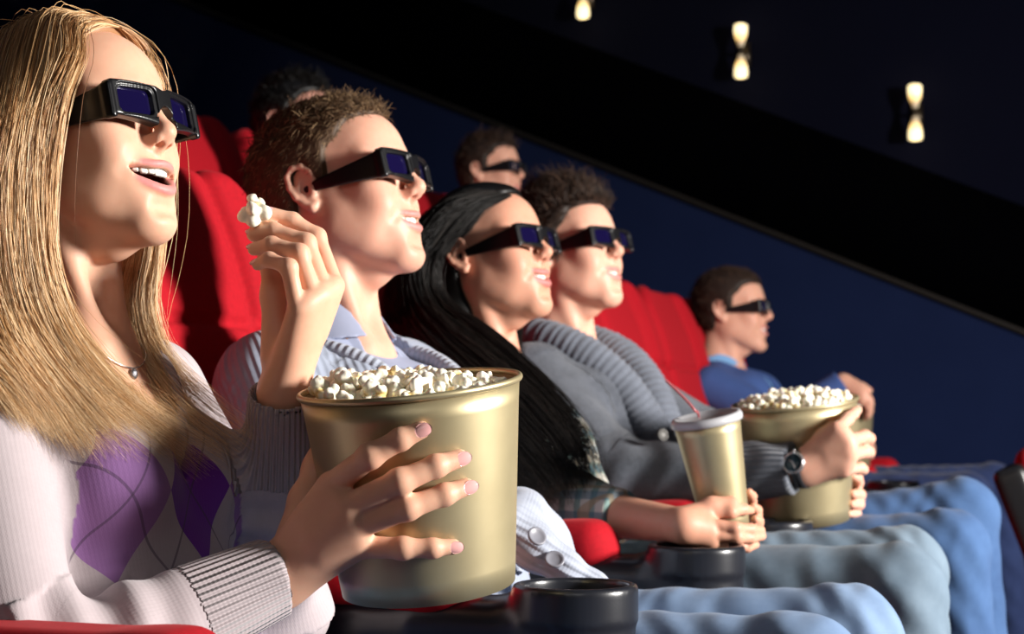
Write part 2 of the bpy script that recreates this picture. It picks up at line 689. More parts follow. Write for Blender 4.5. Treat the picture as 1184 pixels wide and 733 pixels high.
def build_head(F, M, P, ears=True):
    j, n = P['jaw'], P['nose']
    e, c, ch = F.ell, F.cap, F.chain
    Z = lambda z: lowz(P, z)
    sm = P['smile']
    e((0.0, 0, 0.05), (0.097, 0.077, 0.078), M, 0.01)
    e((-0.03, 0, 0.0), (0.06, 0.062, 0.06), M, 0.03)
    e((0.040, 0, Z(-0.04) + 0.02), (0.055, 0.059, 0.075 * (1 + P['low']) / 2), M, 0.03)
    e((0.058, 0, 0.045), (0.044, 0.06, 0.05), M, 0.02)
    for y in (-1, 1):
        c((0.008, y * 0.050 * j, Z(-0.050)), (0.073, y * 0.016 * j, Z(-0.093)), 0.019, 0.016, M, 0.03)
        e((0.008, y * 0.054 * j, -0.03), (0.022, 0.012, 0.035), M, 0.025)
        e((0.040, y * 0.044 * j, Z(-0.05)), (0.032, 0.015, 0.028), M, 0.03)
        e((0.064, y * 0.043, -0.012), (0.025, 0.022, 0.018), M, 0.022)
        e((0.066, y * 0.037, Z(-0.036)), (0.020, 0.017, 0.020), M, 0.024)
        c((0.094, y * 0.012, 0.031), (0.07, y * 0.052, 0.03), 0.009, 0.008, M, 0.018)
    e((0.0835, 0, Z(-0.093)), (0.0165, 0.021 * j, 0.0175), M, 0.02)
    e((0.079, 0, Z(-0.058)), (0.020, 0.034, 0.029 * P['low']), M, 0.024)
    for y in (-1, 1):
        e((0.104, y * 0.032, 0.011), (0.017, 0.019, 0.012), M, 0.014, 'sub')
        e((0.083, y * 0.032, 0.011), (0.0115, 0.013, 0.0115), M, 0.004)
    # nose
    c((0.097, 0, 0.022), (0.116 + 0.003 * (n - 1), 0, -0.016), 0.0072, 0.0085 * n, M, 0.016)
    e((0.1165, 0, -0.0215), (0.0098 * n, 0.0102 * n, 0.0090 * n), M, 0.010)
    for y in (-1, 1):
        e((0.105, y * 0.0125 * n, -0.0265), (0.0115, 0.0062, 0.0075), M, 0.006)
    c((0.098, 0, -0.037), (0.112, 0, -0.029), 0.005, 0.005, M, 0.006)
    for y in (-1, 1):
        e((0.1085, y * 0.0068, -0.0325), (0.0058, 0.0034, 0.0042), M, 0.002, 'sub')
        # nasolabial crease of the smile
        if sm > 0.3:
            w = P['mouth_w']
            ch([(0.108, y * 0.0205, -0.026), (0.102, y * (w * 0.7 + 0.011), Z(-0.040)), (0.092, y * (w + 0.009), Z(-0.054))], [0.003, 0.004, 0.003], M, 0.012, 'sub')
            e((0.074, y * 0.040, Z(-0.034)), (0.013, 0.012, 0.014), M, 0.02)
    # mouth
    t, up, lo = lip_curves(P)
    if P['open'] > 0:
        for i in range(1, len(t) - 1):
            m = (up[i] + lo[i]) / 2
            rr = max(0.0018, (up[i, 2] - lo[i, 2]) / 2 - 0.0004)
            c(m + (-0.022, 0, 0), m + (0.012, 0, 0), rr, rr, M, 0.002, 'sub')
    else:
        ch([((a + b) / 2 + np.array([0.006, 0, 0])) for a, b in zip(up, lo)], 0.002, M, 0.003, 'sub')
    L = P['lip']
    for q, th in ((up, 0.0030 * L), (lo, 0.0042 * L)):
        rs = th * (0.45 + 0.55 * np.sqrt(np.maximum(1 - t * t, 0)))
        sg = 1 if q is up else -1
        ch([p + (-0.0012, 0, sg * 0.7 * r) for p, r in zip(q, rs)], list(rs), M, 0.005)
    c((0.1005, -0.012, Z(-0.078) - 0.5 * P['open']), (0.1005, 0.012, Z(-0.078) - 0.5 * P['open']), 0.005, 0.005, M, 0.014, 'sub')
    if ears:
        for y in (-1, 1):
            build_ear(F, M, y)


def ear_pt(a, b, o, y):
    return np.array([-0.006 + a - 0.2 * o, y * (0.0715 + o), 0.004 + b])


def build_ear(F, M, y):
    pt = lambda a, b, o: ear_pt(a, b, o, y)
    F.ell(pt(-0.004, 0.003, 0.006), (0.016, 0.006, 0.027), M, 0.006)
    F.chain([pt(0.013, 0.008, 0.006), pt(0.011, 0.022, 0.010), pt(0.002, 0.031, 0.013), pt(-0.01, 0.031, 0.0155),
             pt(-0.0185, 0.021, 0.0165), pt(-0.02, 0.006, 0.015), pt(-0.0155, -0.008, 0.0125), pt(-0.007, -0.019, 0.010),
             pt(0.002, -0.026, 0.0075), pt(0.008, -0.02, 0.005)], [0.0034, 0.004, 0.0042, 0.0042, 0.0042, 0.004, 0.0042, 0.005, 0.0062, 0.004], M, 0.003)
    F.ell(pt(0.0005, -0.0, 0.0155), (0.009, 0.0075, 0.0125), M, 0.004, 'sub')
    F.ell(pt(-0.009, 0.02, 0.0185), (0.0075, 0.006, 0.0075), M, 0.003, 'sub')
    F.chain([pt(-0.006, 0.016, 0.009), pt(-0.012, 0.004, 0.0095), pt(-0.007, -0.010, 0.008)], [0.003, 0.0035, 0.003], M, 0.004)
    F.ell(pt(0.0085, -0.002, 0.0085), (0.004, 0.004, 0.006), M, 0.003)


def face_paint(V, M, P, skin, lipcol):
    """pigment of the skin: lips, cheeks, brows, mouth inside"""
    q = w2loc(M, V)
    col = np.tile(np.array(skin, float), (len(V), 1))

    def put(w, c):
        nonlocal col
        w = np.clip(w, 0, 1)[:, None]
        col = col * (1 - w) + np.array(c) * w
    near = np.linalg.norm(q - (0.06, 0, -0.02), axis=1) < 0.13
    t, up, lo = lip_curves(P)
    L = P['lip']
    f = np.where(near)[0]
    qf = q[f]
    w = np.zeros(len(V))
    for y in (-1, 1):
        w[f] = np.maximum(w[f], np.exp(-(((qf - (0.078, y * 0.042, -0.028)) / (0.025, 0.022, 0.02)) ** 2).sum(1)) * P.get('blush', 0.35))
    put(w, np.array(skin) * (1.02, 0.66, 0.62))
    w = np.zeros(len(V))
    w[f] = np.exp(-(((qf - (0.122, 0, -0.022)) / (0.012, 0.014, 0.012)) ** 2).sum(1)) * 0.3
    put(w, np.array(skin) * (1.0, 0.72, 0.68))
    w = np.zeros(len(V))
    for cur, th in ((up, 0.0034 * L), (lo, 0.0046 * L)):
        sg = 1 if cur is up else -1
        d = polydist(qf, cur + np.array([0.0015, 0, sg * 0.6 * th]))
        fade = np.clip((P['mouth_w'] * 1.02 - np.abs(qf[:, 1])) / 0.004, 0, 1)
        w[f] = np.maximum(w[f], np.clip((th * 1.15 - d) / 0.0016 + 0.5, 0, 1) * (qf[:, 0] > 0.075) * fade)
    put(w * P.get('lipw', 0.9), lipcol)
    if P['open'] > 0:
        inside = np.zeros(len(V))
        mx = np.interp(qf[:, 1], up[:, 1], up[:, 0])
        zu = np.interp(qf[:, 1], up[:, 1], up[:, 2])
        zl = np.interp(qf[:, 1], lo[:, 1], lo[:, 2])
        ins = (qf[:, 0] < mx - 0.0045) & (qf[:, 0] > 0.05) & (qf[:, 2] < zu + 0.003) & (qf[:, 2] > zl - 0.003) & (np.abs(qf[:, 1]) < P['mouth_w'])
        inside[f] = ins
        put(inside, (0.10, 0.012, 0.012))
    if P.get('brow') is not None:
        w = np.zeros(len(V))
        for y in (-1, 1):
            d = polydist(qf, [(0.1, y * 0.012, 0.033), (0.092, y * 0.035, 0.038), (0.07, y * 0.054, 0.032)])
            w[f] = np.maximum(w[f], np.clip((0.0065 - d) / 0.004, 0, 1) * (qf[:, 0] > 0.06))
        put(w * 0.75, P['brow'])
    if P.get('stubble'):
        w = np.zeros(len(V))
        d = np.minimum(polydist(qf, [(0.01, 0.055, -0.055), (0.09, 0.012, -0.105), (0.09, -0.012, -0.105), (0.01, -0.055, -0.055)]),
                       np.linalg.norm((qf - (0.1, 0, -0.043)) / (1, 2.2, 0.7), axis=1) + 0.012)
        w[f] = np.clip((0.034 - d) / 0.02, 0, 1) * P['stubble']
        put(w, np.array(skin) * (0.62, 0.58, 0.58))
    return col


def make_teeth(parent, M, P):
    """the upper row of teeth, one part"""
    F = Field((-0.035, -0.035, -0.014), (0.035, 0.035, 0.016), 0.0007)
    t, up, lo = lip_curves(P)
    n = 10
    ws = [0.0043, 0.0035, 0.0038, 0.0034, 0.0032]
    s_ = 0.0
    for i in range(n // 2):
        w = ws[i]
        s_ += w
        for sg in (-1, 1):
            y = sg * s_ * 0.92
            x = -P.get('wrap', 0.022) * (y / P['mouth_w']) ** 2
            h = [0.0066, 0.0060, 0.0063, 0.0056, 0.0052][i]
            yaw = -sg * min(1.2, abs(2 * P.get('wrap', 0.022) * y / P['mouth_w'] ** 2))
            F.box((0, 0, 0), (0.0026, w, h), 0.0016, (rotM(-yaw), np.array([x, y, 0.0016 - h]), 1.0), 0.0004)
        s_ += w
    V, Q = F.mesh(1)
    mid = len(t) // 2
    V = V + (up[mid, 0] - 0.0085, 0, up[mid, 2] + 0.0025)
    V[:, 2] += 0.012 * P['smile'] * 0.8 * (np.abs(V[:, 1]) / P['mouth_w']) ** 1.8
    o = obj('teeth', loc2w(M, V), Q, MT['teeth'], parent)
    # lower row
    return o


# ------------------------------------------------------------------ 3-D glasses
def glasses_parts():
    """meshes in head space; origin at the frame's nose bridge"""
    bend = 2.2
    out = {}

    def frame_fn(extra):
        def fn(x, y, z):
            xx = x + bend * y * y
            hz = 0.0225 - 0.0035 * (np.abs(y) / 0.075)            # a little lower at the outside
            zc = z + 0.002 * np.cos(y * 40)
            qx, qy, qz = np.abs(xx) - 0.0065 + 0.003, np.abs(y) - 0.0755 + 0.003, np.abs(zc) - hz + 0.003
            d = np.sqrt(np.maximum(qx, 0) ** 2 + np.maximum(qy, 0) ** 2 + np.maximum(qz, 0) ** 2) + np.minimum(np.maximum(np.maximum(qx, qy), qz), 0) - 0.003
            # nose cut-out
            nz = np.sqrt((y / 1.0) ** 2 + ((z + 0.026) / 1.5) ** 2) - 0.0165
            d = np.maximum(d, -nz)
            top_ = np.sqrt((y / 1.3) ** 2 + (z - 0.029) ** 2) - 0.0125
            d = np.maximum(d, -top_)
            # two stepped openings
            for sg in (-1, 1):
                for (cw, chh, x0, rr) in ((0.0245, 0.0135, 0.0105, 0.007), (0.0285, 0.0170, 0.0125, 0.008)):
                    a = np.abs(y - sg * 0.041) - cw + rr
                    b = np.abs(z + 0.0005 - 0.0012) - chh + rr
                    o2 = np.sqrt(np.maximum(a, 0) ** 2 + np.maximum(b, 0) ** 2) + np.minimum(np.maximum(a, b), 0) - rr
                    if cw < 0.026:
                        d = np.maximum(d, -o2)
                    else:
                        d = np.maximum(d, -np.maximum(o2, 0.0035 - xx))
            return d
        return fn
    F = Field((-0.025, -0.082, -0.032), (0.014, 0.082, 0.032), 0.0008)
    F.put(frame_fn(0), (-0.02, -0.078, -0.028), (0.01, 0.078, 0.028), None, 0.0005)
    out['frame'] = F.mesh(2)
    for sg in (-1, 1):
        F = Field((-0.15, -0.09, -0.05), (0.01, 0.09, 0.03), 0.0012)

        def tfn(x, y, z):
            # wide at the hinge, tapering back to the ear
            u = np.clip((-0.008 - x) / 0.115, 0, 1)
            hz = 0.0195 - 0.0135 * u ** 0.8
            yc = sg * (0.0755 + 0.004 * np.sin(u * 2.6))
            zc = -0.001 - 0.002 * u - np.where(x < -0.108, (x + 0.108) ** 2 * 10, 0)
            qx, qy, qz = np.abs(x + 0.068) - 0.062 + 0.002, np.abs(y - yc) - 0.0026 + 0.0015, np.abs(z - zc) - hz + 0.002
            return np.sqrt(np.maximum(qx, 0) ** 2 + np.maximum(qy, 0) ** 2 + np.maximum(qz, 0) ** 2) + np.minimum(np.maximum(np.maximum(qx, qy), qz), 0) - 0.002
        F.put(tfn, (-0.135, sg * 0.0755 - 0.012, -0.035), (0.0, sg * 0.0755 + 0.012, 0.022), None, 0.0005)
        # end-piece joining front and temple
        F.box((-0.0115, sg * 0.0755, -0.001), (0.006, 0.0042, 0.0185), 0.003, None, 0.003)
        out['temple', sg] = F.mesh(2)
    for sg in (-1, 1):
        ys = np.linspace(-0.0265, 0.0265, 24)
        zs = np.linspace(-0.0150, 0.0150, 14)
        Y, Z = np.meshgrid(ys, zs, indexing='ij')
        Yw = Y + sg * 0.041
        front = np.stack([-0.0012 - bend * Yw ** 2, Yw, Z + 0.0007], -1)
        back = front - (0.0018, 0, 0)
        n = front.shape[0] * front.shape[1]
        vid = np.arange(n).reshape(front.shape[:2])
        q = np.stack([vid[:-1, :-1], vid[1:, :-1], vid[1:, 1:], vid[:-1, 1:]], -1).reshape(-1, 4)
        ring = np.concatenate([vid[:, 0], vid[-1, 1:], vid[::-1, -1][1:], vid[0, ::-1][1:-1]])
        rq = np.stack([ring, np.roll(ring, -1), np.roll(ring, -1) + n, ring + n], 1)
        out['lens', sg] = (np.concatenate([front.reshape(-1, 3), back.reshape(-1, 3)]), np.concatenate([q, q[:, ::-1] + n, rq]))
    return out


GLASSES = None
GMESH = {}


def make_glasses(M, label, off=(0.1145, 0, 0.008), tilt=0.0, s=1.0, width=1.0):
    global GLASSES
    if GLASSES is None:
        GLASSES = glasses_parts()
    w = loc2w(M, off)
    t = thing('glasses', label, '3d glasses', tuple(w), 0, '3D glasses worn by the audience')
    Rm = M[0] @ rotM(0, tilt, 0)
    rot = Matrix(Rm.tolist()).to_euler()
    t.rotation_euler = rot
    t.scale = (M[2] * s, M[2] * s * width, M[2] * s)
    for key, (V, Q) in GLASSES.items():
        nm = key if isinstance(key, str) else key[0]
        if key not in GMESH:
            me = mesh_np('glasses_' + nm, V, Q)
            me.materials.append(MT['lens'] if nm == 'lens' else MT['black_plastic'])
            GMESH[key] = me
        o = bpy.data.objects.new(nm, GMESH[key])
        COL.objects.link(o)
        o.parent = t
        if nm == 'lens':
            o['label'] = 'dark violet tinted lens'
    return t
# ================================================================== where things stand
KEY, FILL = 400, 9


class Tub:
    """a gold popcorn tub or drinks cup: axis from base to rim"""

    def __init__(s, rim, d_rim, base, d_base, r_top, r_base):
        a, b = at(*base, d_base), at(*rim, d_rim)
        z = b - a
        s.H = float(np.linalg.norm(z))
        z = z / s.H
        x = np.array([1.0, 0, 0]) - z[0] * z
        x /= np.linalg.norm(x)
        s.M = (np.stack([x, np.cross(z, x), z], 1), a, 1.0)
        s.rt, s.rb = r_top, r_base

    def rad(s, z):
        return s.rb + (s.rt - s.rb) * z / s.H

    def depth(s, px, py, d0=1.0, d1=6.0):
        """how far along the pixel's ray the wall is met"""
        ds = np.linspace(d0, d1, 6000)
        P = w2loc(s.M, CAM + ds[:, None] * (_f + _r * (px - CX) / FPX - _u * (py - CY) / FPX))
        rr = np.hypot(P[:, 0], P[:, 1])
        w = np.where((rr < s.rad(P[:, 2])) & (P[:, 2] > -0.02) & (P[:, 2] < s.H + 0.02))[0]
        return ds[w[0]] if len(w) else None


TUB1 = Tub((474, 446), 1.625, (496, 677), 1.64, 0.1085, 0.0865)
TUB2 = Tub((919, 465), 2.95, (931, 602), 2.96, 0.1105, 0.079)
TUB3 = Tub((967, 471), 5.0, (972, 543), 5.0, 0.1105, 0.086)
CUP = Tub((817, 485), 2.42, (840, 611), 2.43, 0.0495, 0.034)

BASE = dict(low=1.16, jaw=1.0, nose=1.0, lip=1.0, mouth_w=0.029, smile=0.6, open=0.006, blush=0.3, brow=(0.05, 0.03, 0.02))
PEOPLE = {
    'blonde': dict(BASE, M=head_frame((202, 152), 1.66, -4, 13, 0, 0.98), jaw=0.93, nose=0.9, lip=1.0, mouth_w=0.042, wrap=0.033, low=1.22, smile=1.0, open=0.018, skin=(0.72, 0.42, 0.285)),
    'blond_man': dict(BASE, M=head_frame((491, 216), 2.21, 0, 14, 0, 1.0), jaw=1.08, low=1.2, mouth_w=0.033, wrap=0.026, smile=0.8, open=0.010, skin=(0.70, 0.385, 0.275), stubble=0.25),
    'dark_woman': dict(BASE, M=head_frame((638, 291), 2.76, -8, 14, 0, 0.97), jaw=0.94, nose=0.95, lip=1.15, mouth_w=0.033, wrap=0.026, smile=1.0, open=0.011, skin=(0.60, 0.31, 0.21), brow=(0.01, 0.007, 0.006)),
    'young_man': dict(BASE, M=head_frame((720, 290), 3.26, -14, 12, 0, 1.0), mouth_w=0.031, wrap=0.024, smile=0.7, open=0.008, skin=(0.72, 0.40, 0.29)),
    'aisle_man': dict(BASE, M=head_frame((893, 366), 5.2, 0, 5, 0, 1.06), jaw=1.05, nose=1.1, mouth_w=0.034, wrap=0.026, smile=1.0, open=0.010, skin=(0.64, 0.35, 0.25), neck=0.152),
    'back_man': dict(BASE, M=head_frame((606, 203), 5.6, -2, 6, 0, 1.0), skin=(0.64, 0.35, 0.25)),
    'back_head': dict(BASE, M=head_frame((391, 152), 4.25, 0, 4, 0, 1.0), skin=(0.5, 0.26, 0.2)),
}
# ================================================================== people: bodies and clothes
def torso_frame(P, recline=18, yaw=0.0, s=1.0):
    neck = loc2w(P['M'], (-0.06, 0, -P.get('neck', 0.175)))
    Rt = rotM(R(yaw), R(recline), 0)
    return (Rt, neck - Rt @ np.array([0, 0, 0.50 * s]), s)


def add_torso(F, T, g=0.0, fem=False, belly=1.0, shoulder=0.145, bust=1.0):
    e = F.ell
    w = 0.92 if fem else 1.0
    e((0, 0, 0.06), (0.12 + g, 0.165 * (1.02 if fem else 1) + g, 0.11 + g), T, 0.05)
    e((0.012 * belly, 0, 0.19), (0.102 * belly + g, 0.148 * w + g, 0.14), T, 0.06)
    e((0.0, 0, 0.335), (0.107 + g, 0.165 * w + g, 0.14 + g), T, 0.06)
    for y in (-1, 1):
        F.cap((-0.005, y * 0.05, 0.455), (-0.008, y * shoulder * w, 0.425), 0.05 + g, 0.05 + g, T, 0.05)
        if fem:
            e((0.085 * bust, y * 0.072, 0.30), (0.05 * bust + g, 0.056 + g, 0.056 + g), T, 0.035)
        else:
            e((0.07, y * 0.07, 0.355), (0.05 + g, 0.075 + g, 0.06 + g), T, 0.04)
    F.cap((-0.012, 0, 0.46), (-0.01, 0, 0.50), 0.062 + g, 0.052 + g, T, 0.04)


def shoulder_pt(T, y, fem=False):
    return loc2w(T, (-0.008, y * (0.15 if fem else 0.165), 0.415))


def add_neck(F, P, T, r):
    M = P['M']
    base = loc2w(T, (-0.005, 0, 0.49))
    a = loc2w(M, (-0.022, 0, -0.03))
    F.cap(a, base, r * M[2], r * 1.05 * M[2], None, 0.03)
    for y in (-1, 1):
        F.cap(loc2w(M, (-0.012, y * 0.05, -0.045)), loc2w(T, (0.06, y * 0.018, 0.455)), 0.011, 0.010, None, 0.022)
    F.ell(loc2w(M, (0.028, 0, -0.112)), (0.02, 0.02, 0.02), None, 0.03)


FING_R = (0.0112, 0.0100, 0.0089, 0.0076)


def add_hand(F, wrist, mcp, fingers, thumb=None, s=1.0, palm=0.0125, k=0.003):
    """wrist, four knuckles, per finger [PIP, DIP, TIP]; every joint placed in the world"""
    mcp = [np.asarray(m, float) for m in mcp]
    wrist = np.asarray(wrist, float)
    c = np.mean(mcp, 0)
    for i, m in enumerate(mcp):
        w = wrist + 0.22 * (m - c)
        F.cap(w, m, palm * 1.35 * s, palm * s * (1.0 if i < 3 else 0.9), None, 0.018)
    for i in range(3):
        F.cap((wrist * 0.4 + mcp[i] * 0.6), (mcp[i] + mcp[i + 1]) / 2, palm * s, palm * 0.8 * s, None, 0.012)
    for i, f in enumerate(fingers):
        q = (1.0, 1.04, 1.0, 0.88)[i] * s
        pts = [mcp[i]] + [np.asarray(x, float) for x in f]
        F.chain(pts, [r * q for r in FING_R], None, k)
        F.ell(pts[1], np.full(3, 0.0106 * q), None, 0.006)
        F.ell(pts[2], np.full(3, 0.0092 * q), None, 0.005)
    if thumb is not None:
        pts = [np.asarray(x, float) for x in thumb]
        F.chain(pts, [0.0165 * s, 0.0125 * s, 0.0108 * s, 0.0085 * s][:len(pts)], None, 0.012)


def nail(parent, tip, prev, out, s=1.0):
    """one fingernail plate lying on the finger's back"""
    tip, prev, out = (np.asarray(v, float) for v in (tip, prev, out))
    d = tip - prev
    d /= np.linalg.norm(d)
    n = out - (out @ d) * d
    n /= np.linalg.norm(n)
    b = np.cross(n, d)
    u = np.linspace(-1, 1, 13)
    v = np.linspace(-1, 1, 13)
    U, W = np.meshgrid(u, v, indexing='ij')
    sq = np.sqrt(np.maximum(1 - 0.5 * U ** 2, 0.1)), np.sqrt(np.maximum(1 - 0.5 * W ** 2, 0.1))
    Lx, Wy = U * sq[1] * 0.0072 * s, W * sq[0] * 0.0058 * s
    r = 0.0078 * s
    h = np.sqrt(np.maximum(r ** 2 - Wy ** 2, 0)) + 0.0004 - 0.0010 * np.maximum(U, 0) ** 2 - 0.0006 * np.maximum(-U, 0) ** 2
    P0 = tip + d * 0.0012
    A = P0 + Lx[..., None] * d + Wy[..., None] * b + h[..., None] * n
    B = A - n * 0.0012
    N = U.size
    vid = np.arange(N).reshape(13, 13)
    q = np.stack([vid[:-1, :-1], vid[1:, :-1], vid[1:, 1:], vid[:-1, 1:]], -1).reshape(-1, 4)
    ring = np.concatenate([vid[:, 0], vid[-1, 1:], vid[::-1, -1][1:], vid[0, ::-1][1:-1]])
    rq = np.stack([ring, np.roll(ring, -1), np.roll(ring, -1) + N, ring + N], 1)
    return obj('fingernail', np.concatenate([A.reshape(-1, 3), B.reshape(-1, 3)]), np.concatenate([q, q[:, ::-1] + N, rq]), MT['nail'], parent)


def kuv(V, bones):
    """cloth coordinates: along and around the nearest bone; bones = [(pts, radius, ref)]"""
    best = np.full(len(V), 1e9)
    out = np.zeros((len(V), 3))
    for bi, (pts, rad, ref) in enumerate(bones):
        L = 0.0
        for i in range(len(pts) - 1):
            a, b = np.array(pts[i], float), np.array(pts[i + 1], float)
            d, t = segdist(V, a, b)
            d = d - rad
            m = d < best
            ax = (b - a) / np.linalg.norm(b - a)
            e1 = np.array(ref, float) - (np.array(ref) @ ax) * ax
            e1 /= np.linalg.norm(e1)
            e2 = np.cross(ax, e1)
            q = V - a
            ang = np.arctan2(q @ e2, q @ e1)
            best[m] = d[m]
            out[m, 0] = L + t[m] * np.linalg.norm(b - a)
            out[m, 1] = ang[m] * rad
            out[m, 2] = bi
            L += np.linalg.norm(b - a)
    return out


def ray_field(F, px, py, d0, d1, n=400):
    ds = np.linspace(d0, d1, n)
    P = np.array([at(px, py, d) for d in ds])
    i = np.round((P - F.lo) / F.h).astype(int)
    ok = ((i >= 0) & (i < F.n)).all(1)
    i = np.clip(i, 0, F.n - 1)
    D = np.where(ok, F.D[i[:, 0], i[:, 1], i[:, 2]], 1)
    w = np.where(D < 0)[0]
    return ds[w[0]] if len(w) else None


def bounds(pts, pad):
    a = np.array(pts, float)
    return a.min(0) - pad, a.max(0) + pad


def add_legs(F, T, knees, ankles, s=1.0):
    for (kn, an, y) in zip(knees, ankles, (-1, 1)):
        hip = loc2w(T, (0.02, y * 0.09, 0.02))
        F.chain([hip, np.array(kn), np.array(an)], [0.092 * s, 0.066 * s, 0.048 * s], None, 0.03)
    F.ell(T[1] + T[0] @ np.array([0, 0, 0.03]), (0.135, 0.185, 0.11), T and None, 0.05)


def jeans(parent, T, y0, mat_, knees=None, s=1.0, h=0.006, floor=0.0):
    kz = floor + 0.555
    if knees is None:
        knees = [(-0.255, y0 - 0.12, kz), (-0.255, y0 + 0.12, kz)]
    ankles = [(k[0] + 0.06, k[1], floor + 0.09) for k in knees]
    lo, hi = bounds(list(knees) + list(ankles) + [T[1]], 0.25)
    F = Field(lo, hi, h)
    add_legs(F, T, knees, ankles, s)
    V, Q = F.mesh(2)
    # creases: bunching at hip and behind the knee
    nrm = vnormals(V, Q)
    x = V[:, 0]
    for y_ in (0,):
        w = 0.0022 * np.sin(95 * (x + 0.35 * V[:, 1] + 0.8 * V[:, 2]) + 3 * np.sin(13 * V[:, 1] + 9 * x)) * (0.35 + 0.65 * np.exp(-((x + 0.62) / 0.12) ** 2) + 0.5 * np.exp(-((x + 0.3) / 0.08) ** 2))
    V = V + nrm * w[:, None]
    o = obj('jeans', V, Q, mat_, parent)
    for a in ankles:
        G = Field(np.array(a) - (0.1, 0.1, 0.12), np.array(a) + (0.26, 0.1, 0.1), 0.006)
        a = np.array(a)
        G.ell(a + (0.0, 0, -0.045), (0.05, 0.042, 0.045), None, 0.02)
        G.cap(a + (0.0, 0, -0.055), a + (0.17, 0, -0.062), 0.034, 0.027, None, 0.03)
        G.box(a + (0.07, 0, -0.082), (0.14, 0.042, 0.008), 0.006, None, 0.006)
        v, q = G.mesh(1)
        obj('shoe', v, q, MT['shoe'], parent)
    return o


def vnormals(V, Q):
    n = np.cross(V[Q[:, 2]] - V[Q[:, 0]], V[Q[:, 3]] - V[Q[:, 1]])
    N = np.zeros_like(V)
    for c in range(4):
        for i in range(3):
            N[:, i] += np.bincount(Q[:, c], n[:, i], len(V))
    return N / (np.linalg.norm(N, axis=1, keepdims=True) + 1e-12)


def skin_obj(F, P, M, parent):
    V, Q = F.mesh(2)
    col = face_paint(V, M, P, P['skin'], P.get('lipcol', (0.55, 0.2, 0.19)))
    return obj('body', V, Q, MT['skin'], parent, attrs={'tint': np.c_[col, np.ones(len(V))]})


# ------------------------------------------------------------------ hair
def hair_cap(M, line, grow=0.010, h=0.0035, extra=None):
    """scalp volume above the hair line; line(x, |y|) -> lowest z"""
    c = loc2w(M, (0, 0, 0))
    F = Field(c - 0.2, c + 0.2, h)
    g = grow
    F.ell((-0.002, 0, 0.05), (0.097 + g, 0.077 + g, 0.078 + g), M, 0.01)
    F.ell((-0.03, 0, 0.0), (0.06 + g, 0.062 + g, 0.065 + g), M, 0.03)
    F.ell((0.052, 0, 0.048), (0.044 + g, 0.06 + g, 0.05 + g), M, 0.02)
    if extra:
        extra(F)
    F.put(lambda x, y, z: (line(x, np.abs(y)) - z) * 0.7 + 0 * (x + y + z), (-0.2,) * 3, (0.2,) * 3, M, 0.016, 'and')
    return F


def short_hair(parent, M, mat_, line, n, length, flow, grow=0.010, rad=0.0008, extra=None, seed=1, lift=0.4, curl=0.25, patch=None, h=0.0035):
    """cap plus many fine strands; flow(x,y,z)->direction in head space"""
    r_ = np.random.default_rng(seed)
    F = hair_cap(M, line, grow, h, extra)
    V, Q = F.mesh(2)
    q = w2loc(M, V)
    Nw = vnormals(V, Q)
    Nl = Nw @ M[0]
    hv = [np.full(len(V), 0.15)]
    ok = (q[:, 2] > line(q[:, 0], np.abs(q[:, 1])) + 0.002) & ((q * Nl).sum(1) > 0)
    cand = np.where(ok)[0]
    pick = r_.choice(cand, n)
    p0 = q[pick] - Nl[pick] * 0.003
    nn = Nl[pick]
    d = flow(p0) + r_.normal(0, curl, (n, 3))
    d -= (d * nn).sum(1, keepdims=True) * nn * 0.85
    d /= np.linalg.norm(d, axis=1, keepdims=True)
    L = (length(p0) if callable(length) else np.full(n, length)) * r_.uniform(0.6, 1.15, n)
    lf = (lift(p0) if callable(lift) else np.full(n, lift)) * r_.uniform(0.5, 1.5, n)
    K = 5
    S = np.zeros((n, K, 3))
    for k in range(K):
        t = k / (K - 1)
        S[:, k] = p0 + (nn * (lf * np.sin(t * 2.0) * 0.9)[:, None] + d * t * np.sqrt(np.maximum(1 - 0.5 * lf ** 2, 0.1))[:, None]) * L[:, None]
    S = loc2w(M, S.reshape(-1, 3)).reshape(n, K, 3)
    rr = rad * np.linspace(1, 0.25, K)[None] * r_.uniform(0.7, 1.3, (n, 1))
    v2, q2, si = tubes(S, rr, 3)
    hv.append(np.clip(r_.beta(1.6, 2.0, n), 0, 1)[si])
    VV, QQ = join([(V, Q), (v2, q2)])
    return obj('hair', VV, QQ, mat_, parent, attrs={'hv': np.concatenate(hv)})


